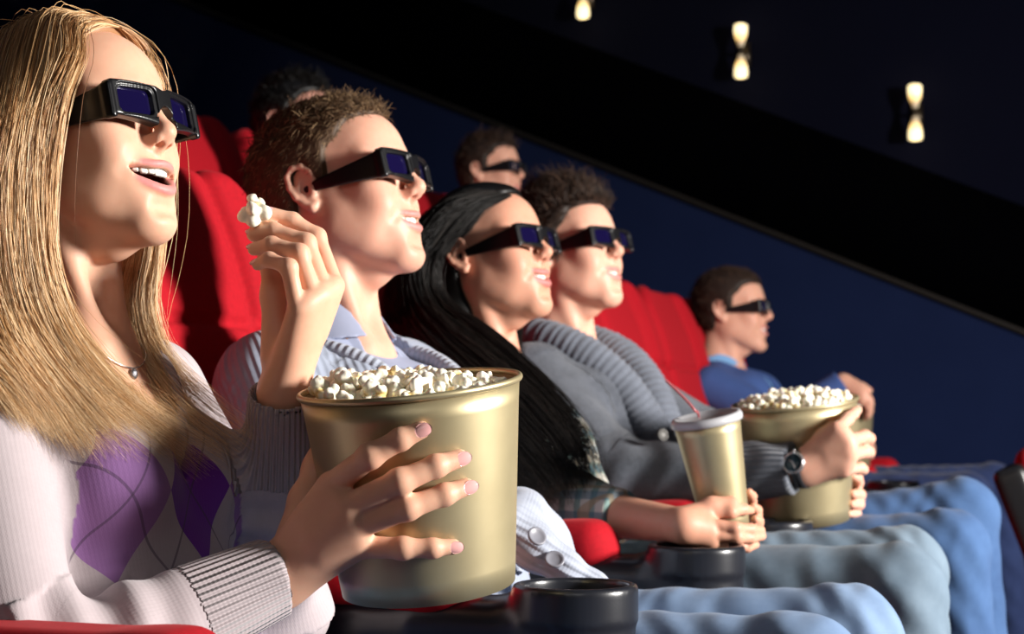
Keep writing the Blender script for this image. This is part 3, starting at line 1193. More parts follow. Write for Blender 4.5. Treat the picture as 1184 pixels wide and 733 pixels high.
def sheet_hair(guides, n, K=26, spread=0.006, rad=0.0007, seed=3, thick=0.006, wav=0.004, tail=0.25, hv0=0.2, bias=(1.5, 1.3), back=None, clump=40, kc=None, grad=0.0):
    """long strands interpolated between neighbouring guide curves (world points) + a backing sheet"""
    r_ = np.random.default_rng(seed)
    G = np.array([spline(g, K) for g in guides])
    m = len(G)
    cl_u = np.sort(r_.uniform(0, m - 1.001, clump))
    u0 = r_.uniform(0, m - 1.001, n)
    ci = r_.integers(0, clump, n)
    u = np.where(r_.random(n) < 0.5, np.clip(cl_u[ci] + r_.normal(0, 0.05 * m / 4, n), 0, m - 1.001), u0)
    i = u.astype(int)
    f = (u - i)[:, None, None]
    S = G[i] * (1 - f) + G[i + 1] * f
    T = np.gradient(S, axis=1)
    T /= np.linalg.norm(T, axis=2, keepdims=True) + 1e-9
    view = S - CAM
    view /= np.linalg.norm(view, axis=2, keepdims=True)
    t = np.linspace(0, 1, K)
    off = r_.normal(0, 1, (n, 3))
    # volume: strands sit at different heights over the sheet, splaying toward the tips
    S = S + off[:, None] * spread * (0.1 + np.minimum(t * 6, 1) * (0.3 + 0.9 * t ** 1.5))[None, :, None]
    ph = r_.uniform(0, 6.28, (n, 1))
    side = np.cross(T, view)
    S = S + side * (wav * t ** 0.7 * np.sin(ph + r_.uniform(3, 8, (n, 1)) * t))[..., None]
    end = r_.uniform(1 - tail, 1.0, n)
    idx = np.clip(t[None] * end[:, None] * (K - 1), 0, K - 1.001)
    i0 = idx.astype(int)
    ff = (idx - i0)[..., None]
    ar = np.arange(n)[:, None]
    S = S[ar, i0] * (1 - ff) + S[ar, i0 + 1] * ff
    rr = rad * (np.clip((1 - t) * 4, 0.2, 1))[None] * r_.uniform(0.6, 1.4, (n, 1))
    v, q, si = tubes(S, rr, 3)
    hv = np.clip(r_.beta(*bias, n), 0, 1)
    clv = r_.uniform(-0.25, 0.25, clump)[ci]
    hv = np.clip((hv + clv)[:, None] + (t[None] - 0.4) * grad, 0, 1)
    hv = np.repeat(hv.reshape(-1), 3)
    parts = [(v, q)]
    hvs = [hv]
    if thick:
        # backing sheet, pulled away from the outside by `thick`
        fine = 4
        Gf = []
        for j in range((m - 1) * fine + 1):
            a = min(j // fine, m - 2)
            w_ = j / fine - a
            Gf.append(G[a] * (1 - w_) + G[a + 1] * w_)
        Gf = np.array(Gf)
        Kc = int(K * (kc or (1 - tail * 1.25)))
        Gf = Gf[:, :Kc]
        dv = Gf - CAM
        dv /= np.linalg.norm(dv, axis=2, keepdims=True)
        if back is not None:
            dv = np.broadcast_to(back, Gf.shape)
        A = Gf + dv * thick * 0.6
        B = Gf + dv * thick * 1.6
        N = A.shape[0] * A.shape[1]
        vid = np.arange(N).reshape(A.shape[:2])
        qq = np.stack([vid[:-1, :-1], vid[1:, :-1], vid[1:, 1:], vid[:-1, 1:]], -1).reshape(-1, 4)
        ring = np.concatenate([vid[:, 0], vid[-1, 1:], vid[::-1, -1][1:], vid[0, ::-1][1:-1]])
        rq = np.stack([ring, np.roll(ring, -1), np.roll(ring, -1) + N, ring + N], 1)
        parts.append((np.concatenate([A.reshape(-1, 3), B.reshape(-1, 3)]), np.concatenate([qq, qq[:, ::-1] + N, rq])))
        hvs.append(np.full(2 * N, hv0))
    return parts, hvs
# ================================================================== the audience
def man_line(front=0.078, temple=0.045, burn=-0.012, nape=-0.075, ear=0.028):
    """lowest hair height for a short cut, by distance forward and sideways"""
    xs = [-0.12, -0.06, -0.035, -0.026, -0.004, 0.012, 0.020, 0.028, 0.045, 0.058, 0.078, 0.12]
    zs = [nape, nape, -0.05, ear, ear, burn, burn, temple, temple + 0.012, front - 0.006, front, front]

    def line(x, ay):
        return np.interp(x, xs, zs).astype(np.float32) + 0 * ay
    return line


def person(name_label, P, T):
    return thing('person', name_label, 'person', tuple(np.array([T[1][0], T[1][1], T[1][2] - 0.08])), 0, None)


# ---------------------------------------------------------------- 1 blonde woman with the big tub
P = PEOPLE['blonde']
M = P['M']
T = torso_frame(P, 16, -4, 0.95)
P['lipcol'] = (0.62, 0.22, 0.22)
blonde = person('blonde woman in an argyle sweater holding the nearest gold popcorn tub and a raised popcorn', P, T)
t1 = TUB1


def on(px, py, off):
    return at(px, py, t1.depth(px, py) - off)


sc = 1.12
rw = at(322, 668, 1.555)                                           # right wrist, hand round the tub
r_mcp = [on(383, 562, 0.030), on(402, 587, 0.034), on(410, 609, 0.032), on(414, 632, 0.024)]
r_f = [[on(428, 527, 0.020), on(463, 508, 0.012), on(487, 497, 0.0085)],
       [on(462, 557, 0.021), on(504, 539, 0.012), on(531, 530, 0.0085)],
       [on(471, 587, 0.020), on(514, 572, 0.012), on(539, 563, 0.0085)],
       [on(466, 634, 0.013), on(500, 634, 0.010), on(524, 632, 0.0075)]]
r_th = [at(338, 628, 1.585), at(352, 578, 1.605), at(366, 540, 1.625), at(372, 512, 1.64)]
lw = at(328, 452, 1.69)                                            # left wrist, raised hand
l_mcp = [at(386, 330, 1.69), at(374, 338, 1.672), at(362, 345, 1.657), at(344, 358, 1.645)]
l_f = [[at(366, 274, 1.705), at(338, 255, 1.705), at(314, 247, 1.70)],
       [at(354, 281, 1.683), at(316, 267, 1.69), at(293, 271, 1.695)],
       [at(346, 293, 1.662), at(314, 283, 1.672), at(294, 288, 1.683)],
       [at(334, 309, 1.642), at(311, 300, 1.655), at(298, 306, 1.666)]]
l_th = [at(318, 412, 1.69), at(316, 342, 1.70), at(312, 300, 1.705), at(304, 262, 1.702)]
rs, ls = shoulder_pt(T, -1, True), shoulder_pt(T, 1, True)
rel = at(30, 790, 1.43)
lel = at(322, 700, 1.80)
lo, hi = bounds([M[1] + (0, 0, 0.15), M[1] - (0.1, 0.12, 0.5), rw, lw, rel, lel, rs, ls] + r_mcp + l_mcp + [f[2] for f in r_f + l_f], 0.03)
lo[2] = max(lo[2], 0.55)
F = Field(lo, hi, 0.002)
build_head(F, M, P)
add_neck(F, P, T, 0.046)
add_torso(F, T, -0.012, True)
F.chain([rs, rel, rw], [0.042, 0.036, 0.0255], None, 0.02)
F.chain([ls, lel, lw], [0.042, 0.034, 0.0235], None, 0.02)
add_hand(F, rw, r_mcp, r_f, r_th, sc)
add_hand(F, lw, l_mcp, l_f, l_th, 0.92, k=0.0015)
BL_SKIN = F
skin_obj(F, P, M, blonde)
make_teeth(blonde, M, P)
for f, s_ in zip(r_f, (1.15, 1.15, 1.15, 1.0)):
    tip = f[2]
    ax = w2loc(t1.M, tip)
    out = t1.M[0] @ np.array([ax[0], ax[1], 0])
    nail(blonde, tip, f[1], out / np.linalg.norm(out), s_)
for f in l_f:
    nail(blonde, f[2], f[1], np.array([0.15, -0.6, 0.75]), 0.82)
# sweater
F = Field(lo - (0.05, 0.06, 0.12), hi + (0.03, 0.05, -0.1), 0.0032)
add_torso(F, T, 0.004, True)
rcuff, lcuff = rw + (rel - rw) * 0.02, lw + (lel - lw) * 0.01
F.chain([rs, rel, rcuff], [0.062, 0.052, 0.040], None, 0.03)
F.chain([ls, lel, lcuff], [0.060, 0.050, 0.036], None, 0.03)
F.put(lambda x, y, z: np.maximum(np.abs(y) * 0.9 - (z - 0.285) * 0.42, 0.03 - x), (0.0, -0.12, 0.25), (0.2, 0.12, 0.6), T, 0.004, 'sub')
F.cap((-0.005, 0, 0.45), (0.01, 0, 0.62), 0.068, 0.085, T, 0.006, 'sub')
for c, d in ((rcuff, rw - rel), (lcuff, lw - lel)):
    d = d / np.linalg.norm(d)
    F.cap(c + d * 0.001, c + d * 0.05, 0.033, 0.033, None, 0.003, 'sub')
    F.put(lambda x, y, z, c=c, d=d: -((x - c[0]) * d[0] + (y - c[1]) * d[1] + (z - c[2]) * d[2]) + 0.002 + 0 * (x + y + z), c - 0.08, c + 0.08, None, 0.003, 'sub')
BL_SWEATER = F
V, Q = F.mesh(3)
nv = vnormals(V, Q)
q = w2loc(T, V)
# soft folds
fold = 0.003 * np.sin(60 * (q[:, 2] + 0.5 * q[:, 1]) + 2 * np.sin(20 * q[:, 0])) * np.exp(-((q[:, 2] - 0.12) / 0.08) ** 2)
bones = [([loc2w(T, (0, 0, -0.1)), loc2w(T, (0, 0, 0.5))], 0.13, (1, 0, 0)), ([rs, rel, rw], 0.05, (0, -1, -0.2)), ([ls, lel, lw], 0.05, (0, -1, -0.2))]
uv = kuv(V, bones)
for pts in ([rel, rw], [lel, lw]):
    d, tt = segdist(V, *pts)
    arm = (d < 0.075) & (tt < 0.62) & (tt > 0.0)
    fold = fold + np.where(arm, 0.0045 * np.sin(tt * 34 + 2.0 * np.sin(9 * V[:, 0] + 25 * V[:, 2])) * np.clip(0.62 - tt, 0, 0.2) * 5, 0)
V = V + nv * fold[:, None]
front = ((uv[:, 2] == 0) & (q[:, 0] > 0.0) & (np.abs(q[:, 1]) < 0.135) & (q[:, 2] < 0.365)).astype(float)
# lattice laid along the cloth of the front panel
ar = np.stack([(q[:, 1] + 0.052) / 0.105, (q[:, 2] - 0.275) / 0.160, front], 1)
mi = np.where(np.minimum(segdist(V, rel, rw)[1] * 1 + (segdist(V, rel, rw)[0] > 0.07) * -9, 1) > 0.63, 1, 0)
mj = np.where(np.minimum(segdist(V, lel, lw)[1] * 1 + (segdist(V, lel, lw)[0] > 0.07) * -9, 1) > 0.63, 1, 0)
cuffm = ((mi + mj) > 0)[Q].all(1)
ids = np.unique(Q[~cuffm])
mp = np.full(len(V), -1)
mp[ids] = np.arange(len(ids))
sweater = obj('sweater', V[ids], mp[Q[~cuffm]], MT['argyle'], blonde, attrs={'kuv': uv[ids], 'argyle': ar[ids]})
for m_, pts in ((mi, (rel, rw)), (mj, (lel, lw))):
    fm = cuffm & (m_[Q] > 0).all(1)
    ids = np.unique(Q[fm])
    mp = np.full(len(V), -1)
    mp[ids] = np.arange(len(ids))
    obj('cuff', V[ids] + nv[ids] * 0.0008, mp[Q[fm]], MT['cuff_rib'], sweater, attrs={'kuv': uv[ids]})
# ribbed band round the V neck
vb = []
for y in (-1, 1):
    pts = [loc2w(T, (0.105, y * 0.001, 0.292)), loc2w(T, (0.108, y * 0.032, 0.36)), loc2w(T, (0.07, y * 0.070, 0.44)), loc2w(T, (0.0, y * 0.075, 0.485)), loc2w(T, (-0.06, y * 0.03, 0.495))]
    vb.append(spline(pts, 24))
v, qd, _ = tubes(np.array(vb), np.tile(np.concatenate([[0.0008, 0.003, 0.005], np.full(21, 0.0062)]), (2, 1)), 10)
obj('neckband', v, qd, MT['cuff_rib'], sweater, attrs={'kuv': np.c_[v[:, 2], v[:, 1], v[:, 0]]})
jeans(blonde, T, T[1][1], MT['jeans_blue'])
# necklace
nk = []
for s_ in np.linspace(-1, 1, 31):
    a = s_ * 2.3
    p = loc2w(T, (0.045 + 0.055 * math.cos(a), 0.062 * math.sin(a), 0.475 - 0.055 * max(0, math.cos(a)) ** 1.5 + 0.02 * (1 - math.cos(a)) * 0.4))
    nk.append(p)
nk = np.array(nk)
# drop the chain onto the skin
for i in range(len(nk)):
    for _ in range(30):
        ii = np.clip(np.round((nk[i] - BL_SKIN.lo) / BL_SKIN.h).astype(int), 0, BL_SKIN.n - 1)
        dd = BL_SKIN.D[tuple(ii)]
        if dd > 0.5:
            dd = 0.01
        nk[i] += (loc2w(T, (0.2, 0, 0.45)) - loc2w(T, (0.0, 0, 0.45))) / 0.2 * (0.002 - dd) * 0.5
v, qd, _ = tubes(nk[None], np.full((1, 31), 0.0007), 6)
ob = obj('necklace', v, qd, MT['silver'])
tag(ob, 'fine silver necklace with a small round pendant on the blonde woman', 'necklace')
mid = nk[15]
G = Field(mid - 0.012, mid + 0.012, 0.0008)
G.ell(mid + (0.002, -0.001, -0.006), (0.0035, 0.005, 0.0058), None, 0.001)
v, qd = G.mesh(1)
obj('pendant', v, qd, mat('dark_silver', (0.22, 0.22, 0.24), 0.35, 0.8, bump=0.8, nscale=600, bdist=0.001), ob, world=False) if False else obj('pendant', v, qd, mat('dark_silver', (0.22, 0.22, 0.24), 0.35, 0.8, bump=0.8, nscale=600, bdist=0.001), ob)
make_glasses(M, 'black 3D glasses worn by the blonde woman in the foreground', width=0.94)


# long blonde hair: guide curves over the near side, chest, and the far side
def drape(pts, F, lift=0.012, y_from=330):
    out = []
    for (x, y, d) in pts:
        if y >= y_from:
            dd = ray_field(F, x, y, 1.3, 2.0)
            if dd is not None:
                d = min(d, dd - lift)
        out.append(at(x, y, d))
    return out


near = [
    [(116, 46, 1.66), (92, 66, 1.632), (74, 108, 1.602), (62, 170, 1.59), (55, 240, 1.59), (58, 305, 1.59), (74, 360, 1.59), (104, 405, 1.60), (160, 462, 1.60), (262, 522, 1.60)],
    [(108, 40, 1.66), (78, 62, 1.63), (56, 112, 1.60), (44, 175, 1.583), (40, 250, 1.58), (46, 320, 1.58), (66, 378, 1.58), (102, 430, 1.58), (150, 478, 1.59), (225, 530, 1.59)],
    [(98, 35, 1.66), (58, 62, 1.62), (32, 120, 1.59), (20, 190, 1.57), (18, 265, 1.57), (26, 335, 1.57), (48, 390, 1.57), (82, 440, 1.57), (122, 484, 1.57), (175, 530, 1.58)],
    [(86, 32, 1.66), (36, 62, 1.61), (6, 130, 1.58), (-8, 210, 1.56), (-8, 290, 1.56), (2, 350, 1.56), (22, 400, 1.56), (52, 445, 1.56), (84, 485, 1.56), (118, 530, 1.57)],
    [(72, 32, 1.67), (10, 62, 1.61), (-25, 140, 1.58), (-38, 225, 1.56), (-36, 310, 1.55), (-24, 370, 1.55), (-2, 415, 1.55), (24, 450, 1.55), (46, 480, 1.55), (66, 512, 1.56)],
    [(60, 38, 1.69), (-20, 80, 1.63), (-55, 160, 1.60), (-68, 250, 1.58), (-66, 330, 1.57), (-52, 390, 1.55), (-30, 425, 1.55), (-8, 450, 1.55), (10, 472, 1.55), (26, 494, 1.56)],
]
far = [
    [(118, 46, 1.67), (144, 52, 1.69), (164, 78, 1.72), (178, 112, 1.735), (186, 170, 1.75), (184, 240, 1.76), (178, 300, 1.755), (172, 350, 1.75), (190, 410, 1.74), (245, 462, 1.72), (302, 505, 1.70)],
    [(118, 42, 1.68), (150, 44, 1.71), (174, 80, 1.745), (184, 120, 1.755), (184, 180, 1.77), (178, 250, 1.77), (164, 310, 1.765), (155, 360, 1.75), (170, 420, 1.72), (215, 478, 1.70), (285, 528, 1.68)],
    [(112, 38, 1.69), (148, 38, 1.735), (174, 76, 1.77), (180, 130, 1.785), (172, 200, 1.79), (160, 270, 1.785), (146, 325, 1.775), (136, 375, 1.755), (150, 432, 1.70), (190, 490, 1.68), (255, 540, 1.66)],
    [(104, 36, 1.70), (140, 34, 1.76), (166, 76, 1.80), (165, 140, 1.81), (150, 215, 1.81), (136, 285, 1.80), (128, 340, 1.785), (122, 385, 1.765), (135, 436, 1.70), (170, 500, 1.67), (220, 552, 1.65)],
]


def crown(x, y, up=0.0005):
    """a point on the scalp of the blonde woman"""
    zz = max(1 - ((x + 0.002) / 0.109) ** 2 - (y / 0.089) ** 2, 0.02)
    return loc2w(M, (x, y, 0.05 + 0.0895 * math.sqrt(zz) + up))


ng = []
for g, x in zip(near, (0.080, 0.062, 0.040, 0.012, -0.020, -0.055)):
    k_ = 1 if x > 0.05 else 2
    ng.append([crown(x, 0.006, 0.0), crown(x - 0.004, -0.022), crown(x - 0.010, -0.050, 0.001)] + drape(g[k_:], BL_SWEATER))
fg = []
for g, x in zip(far, (0.082, 0.066, 0.040, 0.005)):
    fg.append([crown(x, 0.004, 0.0), crown(x, 0.026), crown(x - 0.004, 0.050, 0.001)] + drape(g[2:], BL_SWEATER, 0.012, 425))
p1, h1 = sheet_hair(ng, 13000, K=26, spread=0.0040, rad=0.00030, wav=0.007, tail=0.35, hv0=0.5, seed=3, clump=90, thick=0.004, grad=0.45)
p2, h2 = sheet_hair(fg, 5500, K=26, spread=0.004, rad=0.00028, wav=0.007, tail=0.35, hv0=0.2, seed=5, thick=0.005, clump=60, kc=0.45, grad=0.4)
# wispy loose strands
p3, h3 = sheet_hair(ng, 150, spread=0.013, rad=0.00028, wav=0.02, tail=0.5, seed=9, thick=0)
p4, h4 = sheet_hair(fg, 70, spread=0.013, rad=0.00028, wav=0.02, tail=0.5, seed=10, thick=0)
# the crown under the lengths
F = hair_cap(M, lambda x, ay: np.interp(x, [-0.12, -0.03, 0.0, 0.03, 0.055, 0.075, 0.09, 0.12], [-0.12, -0.1, 0.0, 0.04, 0.078, 0.104, 0.125, 0.14]).astype(np.float32) + 0 * ay, 0.012)
cv, cq = F.mesh(2)
VV, QQ = join(p1 + p2 + p3 + p4 + [(cv, cq)])
obj('hair', VV, QQ, MT['blonde'], blonde, attrs={'hv': np.concatenate(h1 + h2 + h3 + h4 + [np.full(len(cv), 0.22)])})

# ---------------------------------------------------------------- 2 man in the pale blue cardigan
P = PEOPLE['blond_man']
M = P['M']
T = torso_frame(P, 22, -8, 1.0)
man = person('fair-haired man in a blue-grey cable cardigan behind the raised hand', P, T)
rs, ls = shoulder_pt(T, -1), shoulder_pt(T, 1)
rel, rw = at(370, 612, 1.97), at(462, 642, 1.965)
lel, lw = at(480, 590, 2.42), at(515, 612, 2.2)
lo, hi = bounds([M[1] + (0, 0, 0.17), M[1] - (0.13, 0, 0), T[1] - (0, 0.1, 0.12), rs, ls, rel, rw, lel, lw, rw + (0.12, 0, 0), lw + (0.12, 0, 0)], 0.09)
F = Field(lo, hi, 0.0027)
build_head(F, M, P)
add_neck(F, P, T, 0.057)
add_torso(F, T, -0.012)
F.chain([rs, rel, rw], [0.046, 0.04, 0.029], None, 0.02)
F.chain([ls, lel, lw], [0.046, 0.04, 0.029], None, 0.02)
for w_, dx in ((rw, 1), (lw, 1)):
    m_ = [w_ + np.array([0.075, 0.02 * (i - 1.5), -0.03]) for i in range(4)]
    add_hand(F, w_, m_, [[a + (0.022, 0, -0.030), a + (0.014, 0, -0.05), a + (-0.004, 0, -0.055)] for a in m_],
             [w_ + (0.03, 0.03, -0.01), w_ + (0.06, 0.055, -0.02), w_ + (0.085, 0.06, -0.03)])
skin_obj(F, P, M, man)
make_teeth(man, M, P)
# shirt
F = Field(lo, hi, 0.004)
add_torso(F, T, -0.002, False, 1.2)
F.cap((-0.005, 0, 0.47), (0.012, 0, 0.62), 0.062, 0.085, T, 0.004, 'sub')
V, Q = F.mesh(2)
shirt = obj('shirt', V, Q, MT['shirt_blue'], man)


def collar(parent, T, mat_, r=0.064, name='collar', hgt=0.036, z0=0.478, spread=0.035, tip=0.075):
    """a turned-down shirt collar: stand, fall and two points"""
    c = loc2w(T, (0, 0, z0))
    F = Field(c - 0.15, c + 0.15, 0.0022)

    def fn(x, y, z):
        zz = z - z0 - 0.010 + 0.22 * (x)          # dips to the front
        rr = np.sqrt((x + 0.004) ** 2 + (y * 1.02) ** 2)
        rad = r + 0.012 - 0.30 * (zz - hgt * 0.5)
        d = np.maximum(np.abs(rr - rad) - 0.0026, np.abs(zz - hgt * 0.35) - hgt * 0.6)
        gap = spread - np.abs(y) - (x - r) * 0.0
        return np.maximum(d, np.minimum(gap, x)) * 0.8
    F.put(fn, (-0.11, -0.11, z0 - 0.05), (0.11, 0.11, z0 + 0.09), T, 0.001)
    for y in (-1, 1):
        a, b, e = np.array([0.058, y * 0.030, z0 + 0.006]), np.array([0.030, y * 0.072, z0 - 0.004]), np.array([0.088, y * 0.056, z0 - tip])
        n = np.cross(b - a, e - a)
        n /= np.linalg.norm(n)

        def tri(x, y_, z, a=a, b=b, e=e, n=n):
            px, py, pz = x - a[0], y_ - a[1], z - a[2]
            d = np.abs(px * n[0] + py * n[1] + pz * n[2]) - 0.0024
            for p, q_ in ((a, b), (b, e), (e, a)):
                m = np.cross(q_ - p, n)
                m /= np.linalg.norm(m)
                if m @ ((a + b + e) / 3 - p) > 0:
                    m = -m
                d = np.maximum(d, (x - p[0]) * m[0] + (y_ - p[1]) * m[1] + (z - p[2]) * m[2])
            return d
        F.put(tri, np.minimum(np.minimum(a, b), e) - 0.004, np.maximum(np.maximum(a, b), e) + 0.004, T, 0.006)
    v, q = F.mesh(2)
    return obj(name, v, q, mat_, parent)


collar(shirt, T, MT['shirt_blue'], 0.066, hgt=0.046, tip=0.095)
# placket
v = [loc2w(T, p) for p in ((0.116, 0.0, 0.40), (0.122, 0.0, 0.35), (0.125, 0.0, 0.25), (0.128, 0, 0.15))]
vb = spline(v, 20)
tv, tq, _ = tubes(vb[None], np.full((1, 20), 0.008), 8)
obj('placket', tv, tq, MT['shirt_blue'], shirt)
# cardigan
F = Field(lo, hi, 0.0034)
add_torso(F, T, 0.013, False, 1.35)
F.chain([rs, rel, rw], [0.070, 0.060, 0.044], None, 0.035)
F.chain([ls, lel, lw], [0.070, 0.060, 0.044], None, 0.035)
F.put(lambda x, y, z: np.maximum(np.abs(y) * 0.95 - np.clip((z - 0.10) * 0.32, 0, 0.098), 0.02 - x), (0.0, -0.13, 0.08), (0.26, 0.13, 0.7), T, 0.004, 'sub')
F.cap((0.0, 0, 0.47), (0.012, 0, 0.66), 0.098, 0.13, T, 0.006, 'sub')
V, Q = F.mesh(2)
nv = vnormals(V, Q)
bones = [([loc2w(T, (0, 0, -0.1)), loc2w(T, (0, 0, 0.5))], 0.13, (1, 0, 0)), ([rs, rel, rw], 0.055, (0, -1, -0.2)), ([ls, lel, lw], 0.055, (0, -1, -0.2))]
uv = kuv(V, bones)
cab = 0.0011 * np.maximum(np.cos(2 * np.pi * uv[:, 1] / 0.075), 0) ** 2 * np.sin(2 * np.pi * (uv[:, 0] / 0.020 + 0.3 * np.sign(np.sin(2 * np.pi * uv[:, 1] / 0.0375))))
V = V + nv * cab[:, None]
cardigan = obj('cardigan', V, Q, MT['knit_blue'], man, attrs={'kuv': uv})
for y in (-1, 1):
    pts = [loc2w(T, p) for p in ((0.145, y * 0.006, 0.10), (0.142, y * 0.022, 0.18), (0.140, y * 0.060, 0.30), (0.118, y * 0.092, 0.385), (0.06, y * 0.112, 0.445), (-0.03, y * 0.102, 0.482), (-0.09, y * 0.0, 0.505))]
    c = spline(pts, 60)
    tv, tq, _ = tubes(c[None], np.full((1, 60), 0.0125), 14)
    L = np.repeat(np.linspace(0, 0.6, 60), 14)
    a_ = np.tile(np.arange(14) * 2 * np.pi / 14, 60)
    obj('front_band', tv, tq, MT['knit_hem'], cardigan, attrs={'kuv': np.c_[a_ * 0.0155, L, 0 * L]})
# ribbed hem gathered on the lap, with its buttons
G = Field(at(585, 700, 2.0) - 0.14, at(690, 640, 2.0) + 0.14, 0.003)
hem = [at(588, 612, 1.99), at(618, 632, 1.985), at(652, 655, 1.985), at(688, 673, 1.99), at(704, 678, 2.0)]
G.chain(hem, [0.030, 0.024, 0.018, 0.010, 0.006], None, 0.02)
G.chain([at(600, 600, 2.03), at(625, 628, 2.05), at(660, 660, 2.06)], [0.04, 0.035, 0.016], None, 0.02)
v, q = G.mesh(2)
uvh = kuv(v, [([hem[0], hem[-1]], 0.03, (0, 0, 1))])
hemo = obj('hem', v, q, MT['knit_hem'], cardigan, attrs={'kuv': uvh})
MT['button'] = mat('pale_horn_button', (0.20, 0.20, 0.235), 0.4)
MT['button_dark'] = mat('dark_metal_button', (0.07, 0.065, 0.06), 0.45, 0.3)


def button(parent, px, py, d, r, out, m=None):
    c = at(px, py, d)
    z = np.array(out, float)
    z /= np.linalg.norm(z)
    x = np.cross((0, 0, 1), z)
    x /= np.linalg.norm(x)
    Mb = (np.stack([x, np.cross(z, x), z], 1), c, 1.0)
    v, q = lathe([(0, 0), (r * 0.95, 0), (r, r * 0.12), (r, r * 0.28), (r * 0.86, r * 0.34), (r * 0.7, r * 0.22), (r * 0.25, r * 0.16), (0, r * 0.16)], 24, Mb)
    return obj('button', v, q, m or MT['button'], parent)


button(cardigan, 620, 621, 1.945, 0.012, (0.6, -0.5, 0.5))
button(cardigan, 641, 648, 1.952, 0.012, (0.3, -0.6, 0.6))
jeans(man, T, T[1][1], MT['jeans_light'], [(-0.335, T[1][1] - 0.115, 0.55), (-0.32, T[1][1] + 0.115, 0.56)])
make_glasses(M, 'black 3D glasses worn by the fair-haired man in the cable cardigan')


def flow_back(p):
    d = np.stack([-0.75 - 2.0 * (p[:, 0] < 0.02) * 0.1, np.sign(p[:, 1]) * 0.15, -0.35 + 6 * (p[:, 2] - 0.05)], 1)
    return d


def flow_m2(p):
    topm = np.clip((p[:, 2] - 0.07) / 0.04, 0, 1)[:, None]
    side = np.stack([-0.8 + 0 * p[:, 0], 0 * p[:, 0], -0.75 + 0 * p[:, 0]], 1)
    up = np.stack([0.5 + 0 * p[:, 0], 0.25 * np.sin(40 * p[:, 1]), 0.6 + 0 * p[:, 0]], 1)
    return side * (1 - topm) + up * topm


short_hair(man, M, MT['light_brown'], man_line(0.088, 0.050, -0.004, -0.055, 0.03), 12000,
           lambda p: 0.014 + 0.010 * np.clip((p[:, 2] - 0.05) / 0.06, 0, 1), flow_m2, 0.009, 0.0006, seed=21, lift=0.22, curl=0.4,
           extra=lambda F: F.ell((-0.045, 0, 0.035), (0.075, 0.084, 0.085), M, 0.03))

# ---------------------------------------------------------------- 3 dark-haired woman with the drink
P = PEOPLE['dark_woman']
M = P['M']
T = torso_frame(P, 27, -4, 0.9)
P['lipcol'] = (0.50, 0.16, 0.16)
dark = person('dark-haired smiling woman in a plaid shirt holding a gold drink cup', P, T)
rs, ls = shoulder_pt(T, -1, True), shoulder_pt(T, 1, True)
rel, rw = at(672, 590, 2.52), at(790, 608, 2.355)
lel, lw = at(690, 618, 2.70), at(838, 616, 2.55)


def onc(px, py, off):
    return at(px, py, CUP.depth(px, py) - off)


r_mcp = [at(815, 595, 2.372), at(819, 606, 2.357), at(822, 618, 2.354), at(824, 629, 2.362)]
r_f = [[at(845, 592, 2.368), at(860, 589, 2.385), at(868, 590, 2.40)],
       [at(850, 611, 2.352), at(868, 612, 2.37), at(880, 613, 2.39)],
       [at(852, 621, 2.352), at(868, 622, 2.37), at(881, 620, 2.39)],
       [at(850, 632, 2.362), at(864, 633, 2.375), at(874, 630, 2.39)]]
r_th = [at(800, 595, 2.37), at(822, 584, 2.375), at(846, 580, 2.38)]
l_mcp = [at(856, 590, 2.51), at(860, 598, 2.505), at(864, 608, 2.50), at(866, 616, 2.50)]
l_f = [[at(868, 580, 2.485), at(869, 574, 2.46), at(866, 569, 2.44)],
       [at(874, 594, 2.48), at(875, 590, 2.455), at(871, 586, 2.435)],
       [at(876, 604, 2.475), at(877, 603, 2.45), at(873, 600, 2.43)],
       [at(876, 613, 2.475), at(876, 613, 2.45), at(872, 611, 2.43)]]
lo, hi = bounds([M[1] + (0, 0, 0.17), M[1] - (0.13, 0, 0), T[1] - (0, 0.1, 0.12), rs, ls, rel, rw, lel, lw, r_f[1][2], l_f[1][0]], 0.07)
F = Field(lo, hi, 0.0025)
build_head(F, M, P)
add_neck(F, P, T, 0.047)
add_torso(F, T, -0.012, True, bust=0.8)
F.chain([rs, rel, rw], [0.042, 0.037, 0.025], None, 0.02)
F.chain([ls, lel, lw], [0.042, 0.037, 0.025], None, 0.02)
add_hand(F, rw, r_mcp, r_f, r_th, 0.86, 0.0115, 0.0012)
add_hand(F, lw, l_mcp, l_f, None, 0.82, k=0.001)
skin_obj(F, P, M, dark)
make_teeth(dark, M, P)
F = Field(lo, hi, 0.0042)
add_torso(F, T, 0.004, True, bust=0.8)
rm, lm = rel + (rw - rel) * 0.42, lel + (lw - lel) * 0.6
F.chain([rs, rel, rm], [0.055, 0.048, 0.041], None, 0.03)
F.chain([ls, lel, lm], [0.050, 0.045, 0.040], None, 0.03)
for c, a in ((rm, rel), (lm, lel)):
    d = (c - a) / np.linalg.norm(c - a)
    F.put(lambda x, y, z, c=c, d=d: -((x - c[0]) * d[0] + (y - c[1]) * d[1] + (z - c[2]) * d[2]) + 0.0 + 0 * (x + y + z), c - 0.09, c + 0.09, None, 0.003, 'sub')
F.put(lambda x, y, z: np.maximum(np.abs(y) - (z - 0.33) * 0.32, 0.03 - x), (0.0, -0.1, 0.3), (0.2, 0.1, 0.6), T, 0.004, 'sub')
F.cap((-0.005, 0, 0.46), (0.01, 0, 0.62), 0.062, 0.08, T, 0.006, 'sub')
DK_SHIRT = F
V, Q = F.mesh(2)
shirt3 = obj('shirt', V, Q, MT['plaid'], dark)
collar(shirt3, T, MT['plaid'], 0.06, hgt=0.03, tip=0.07)
jeans(dark, T, T[1][1], MT['jeans_grey'], [(-0.30, T[1][1] - 0.12, 0.585), (-0.32, T[1][1] + 0.10, 0.595)], 0.98)
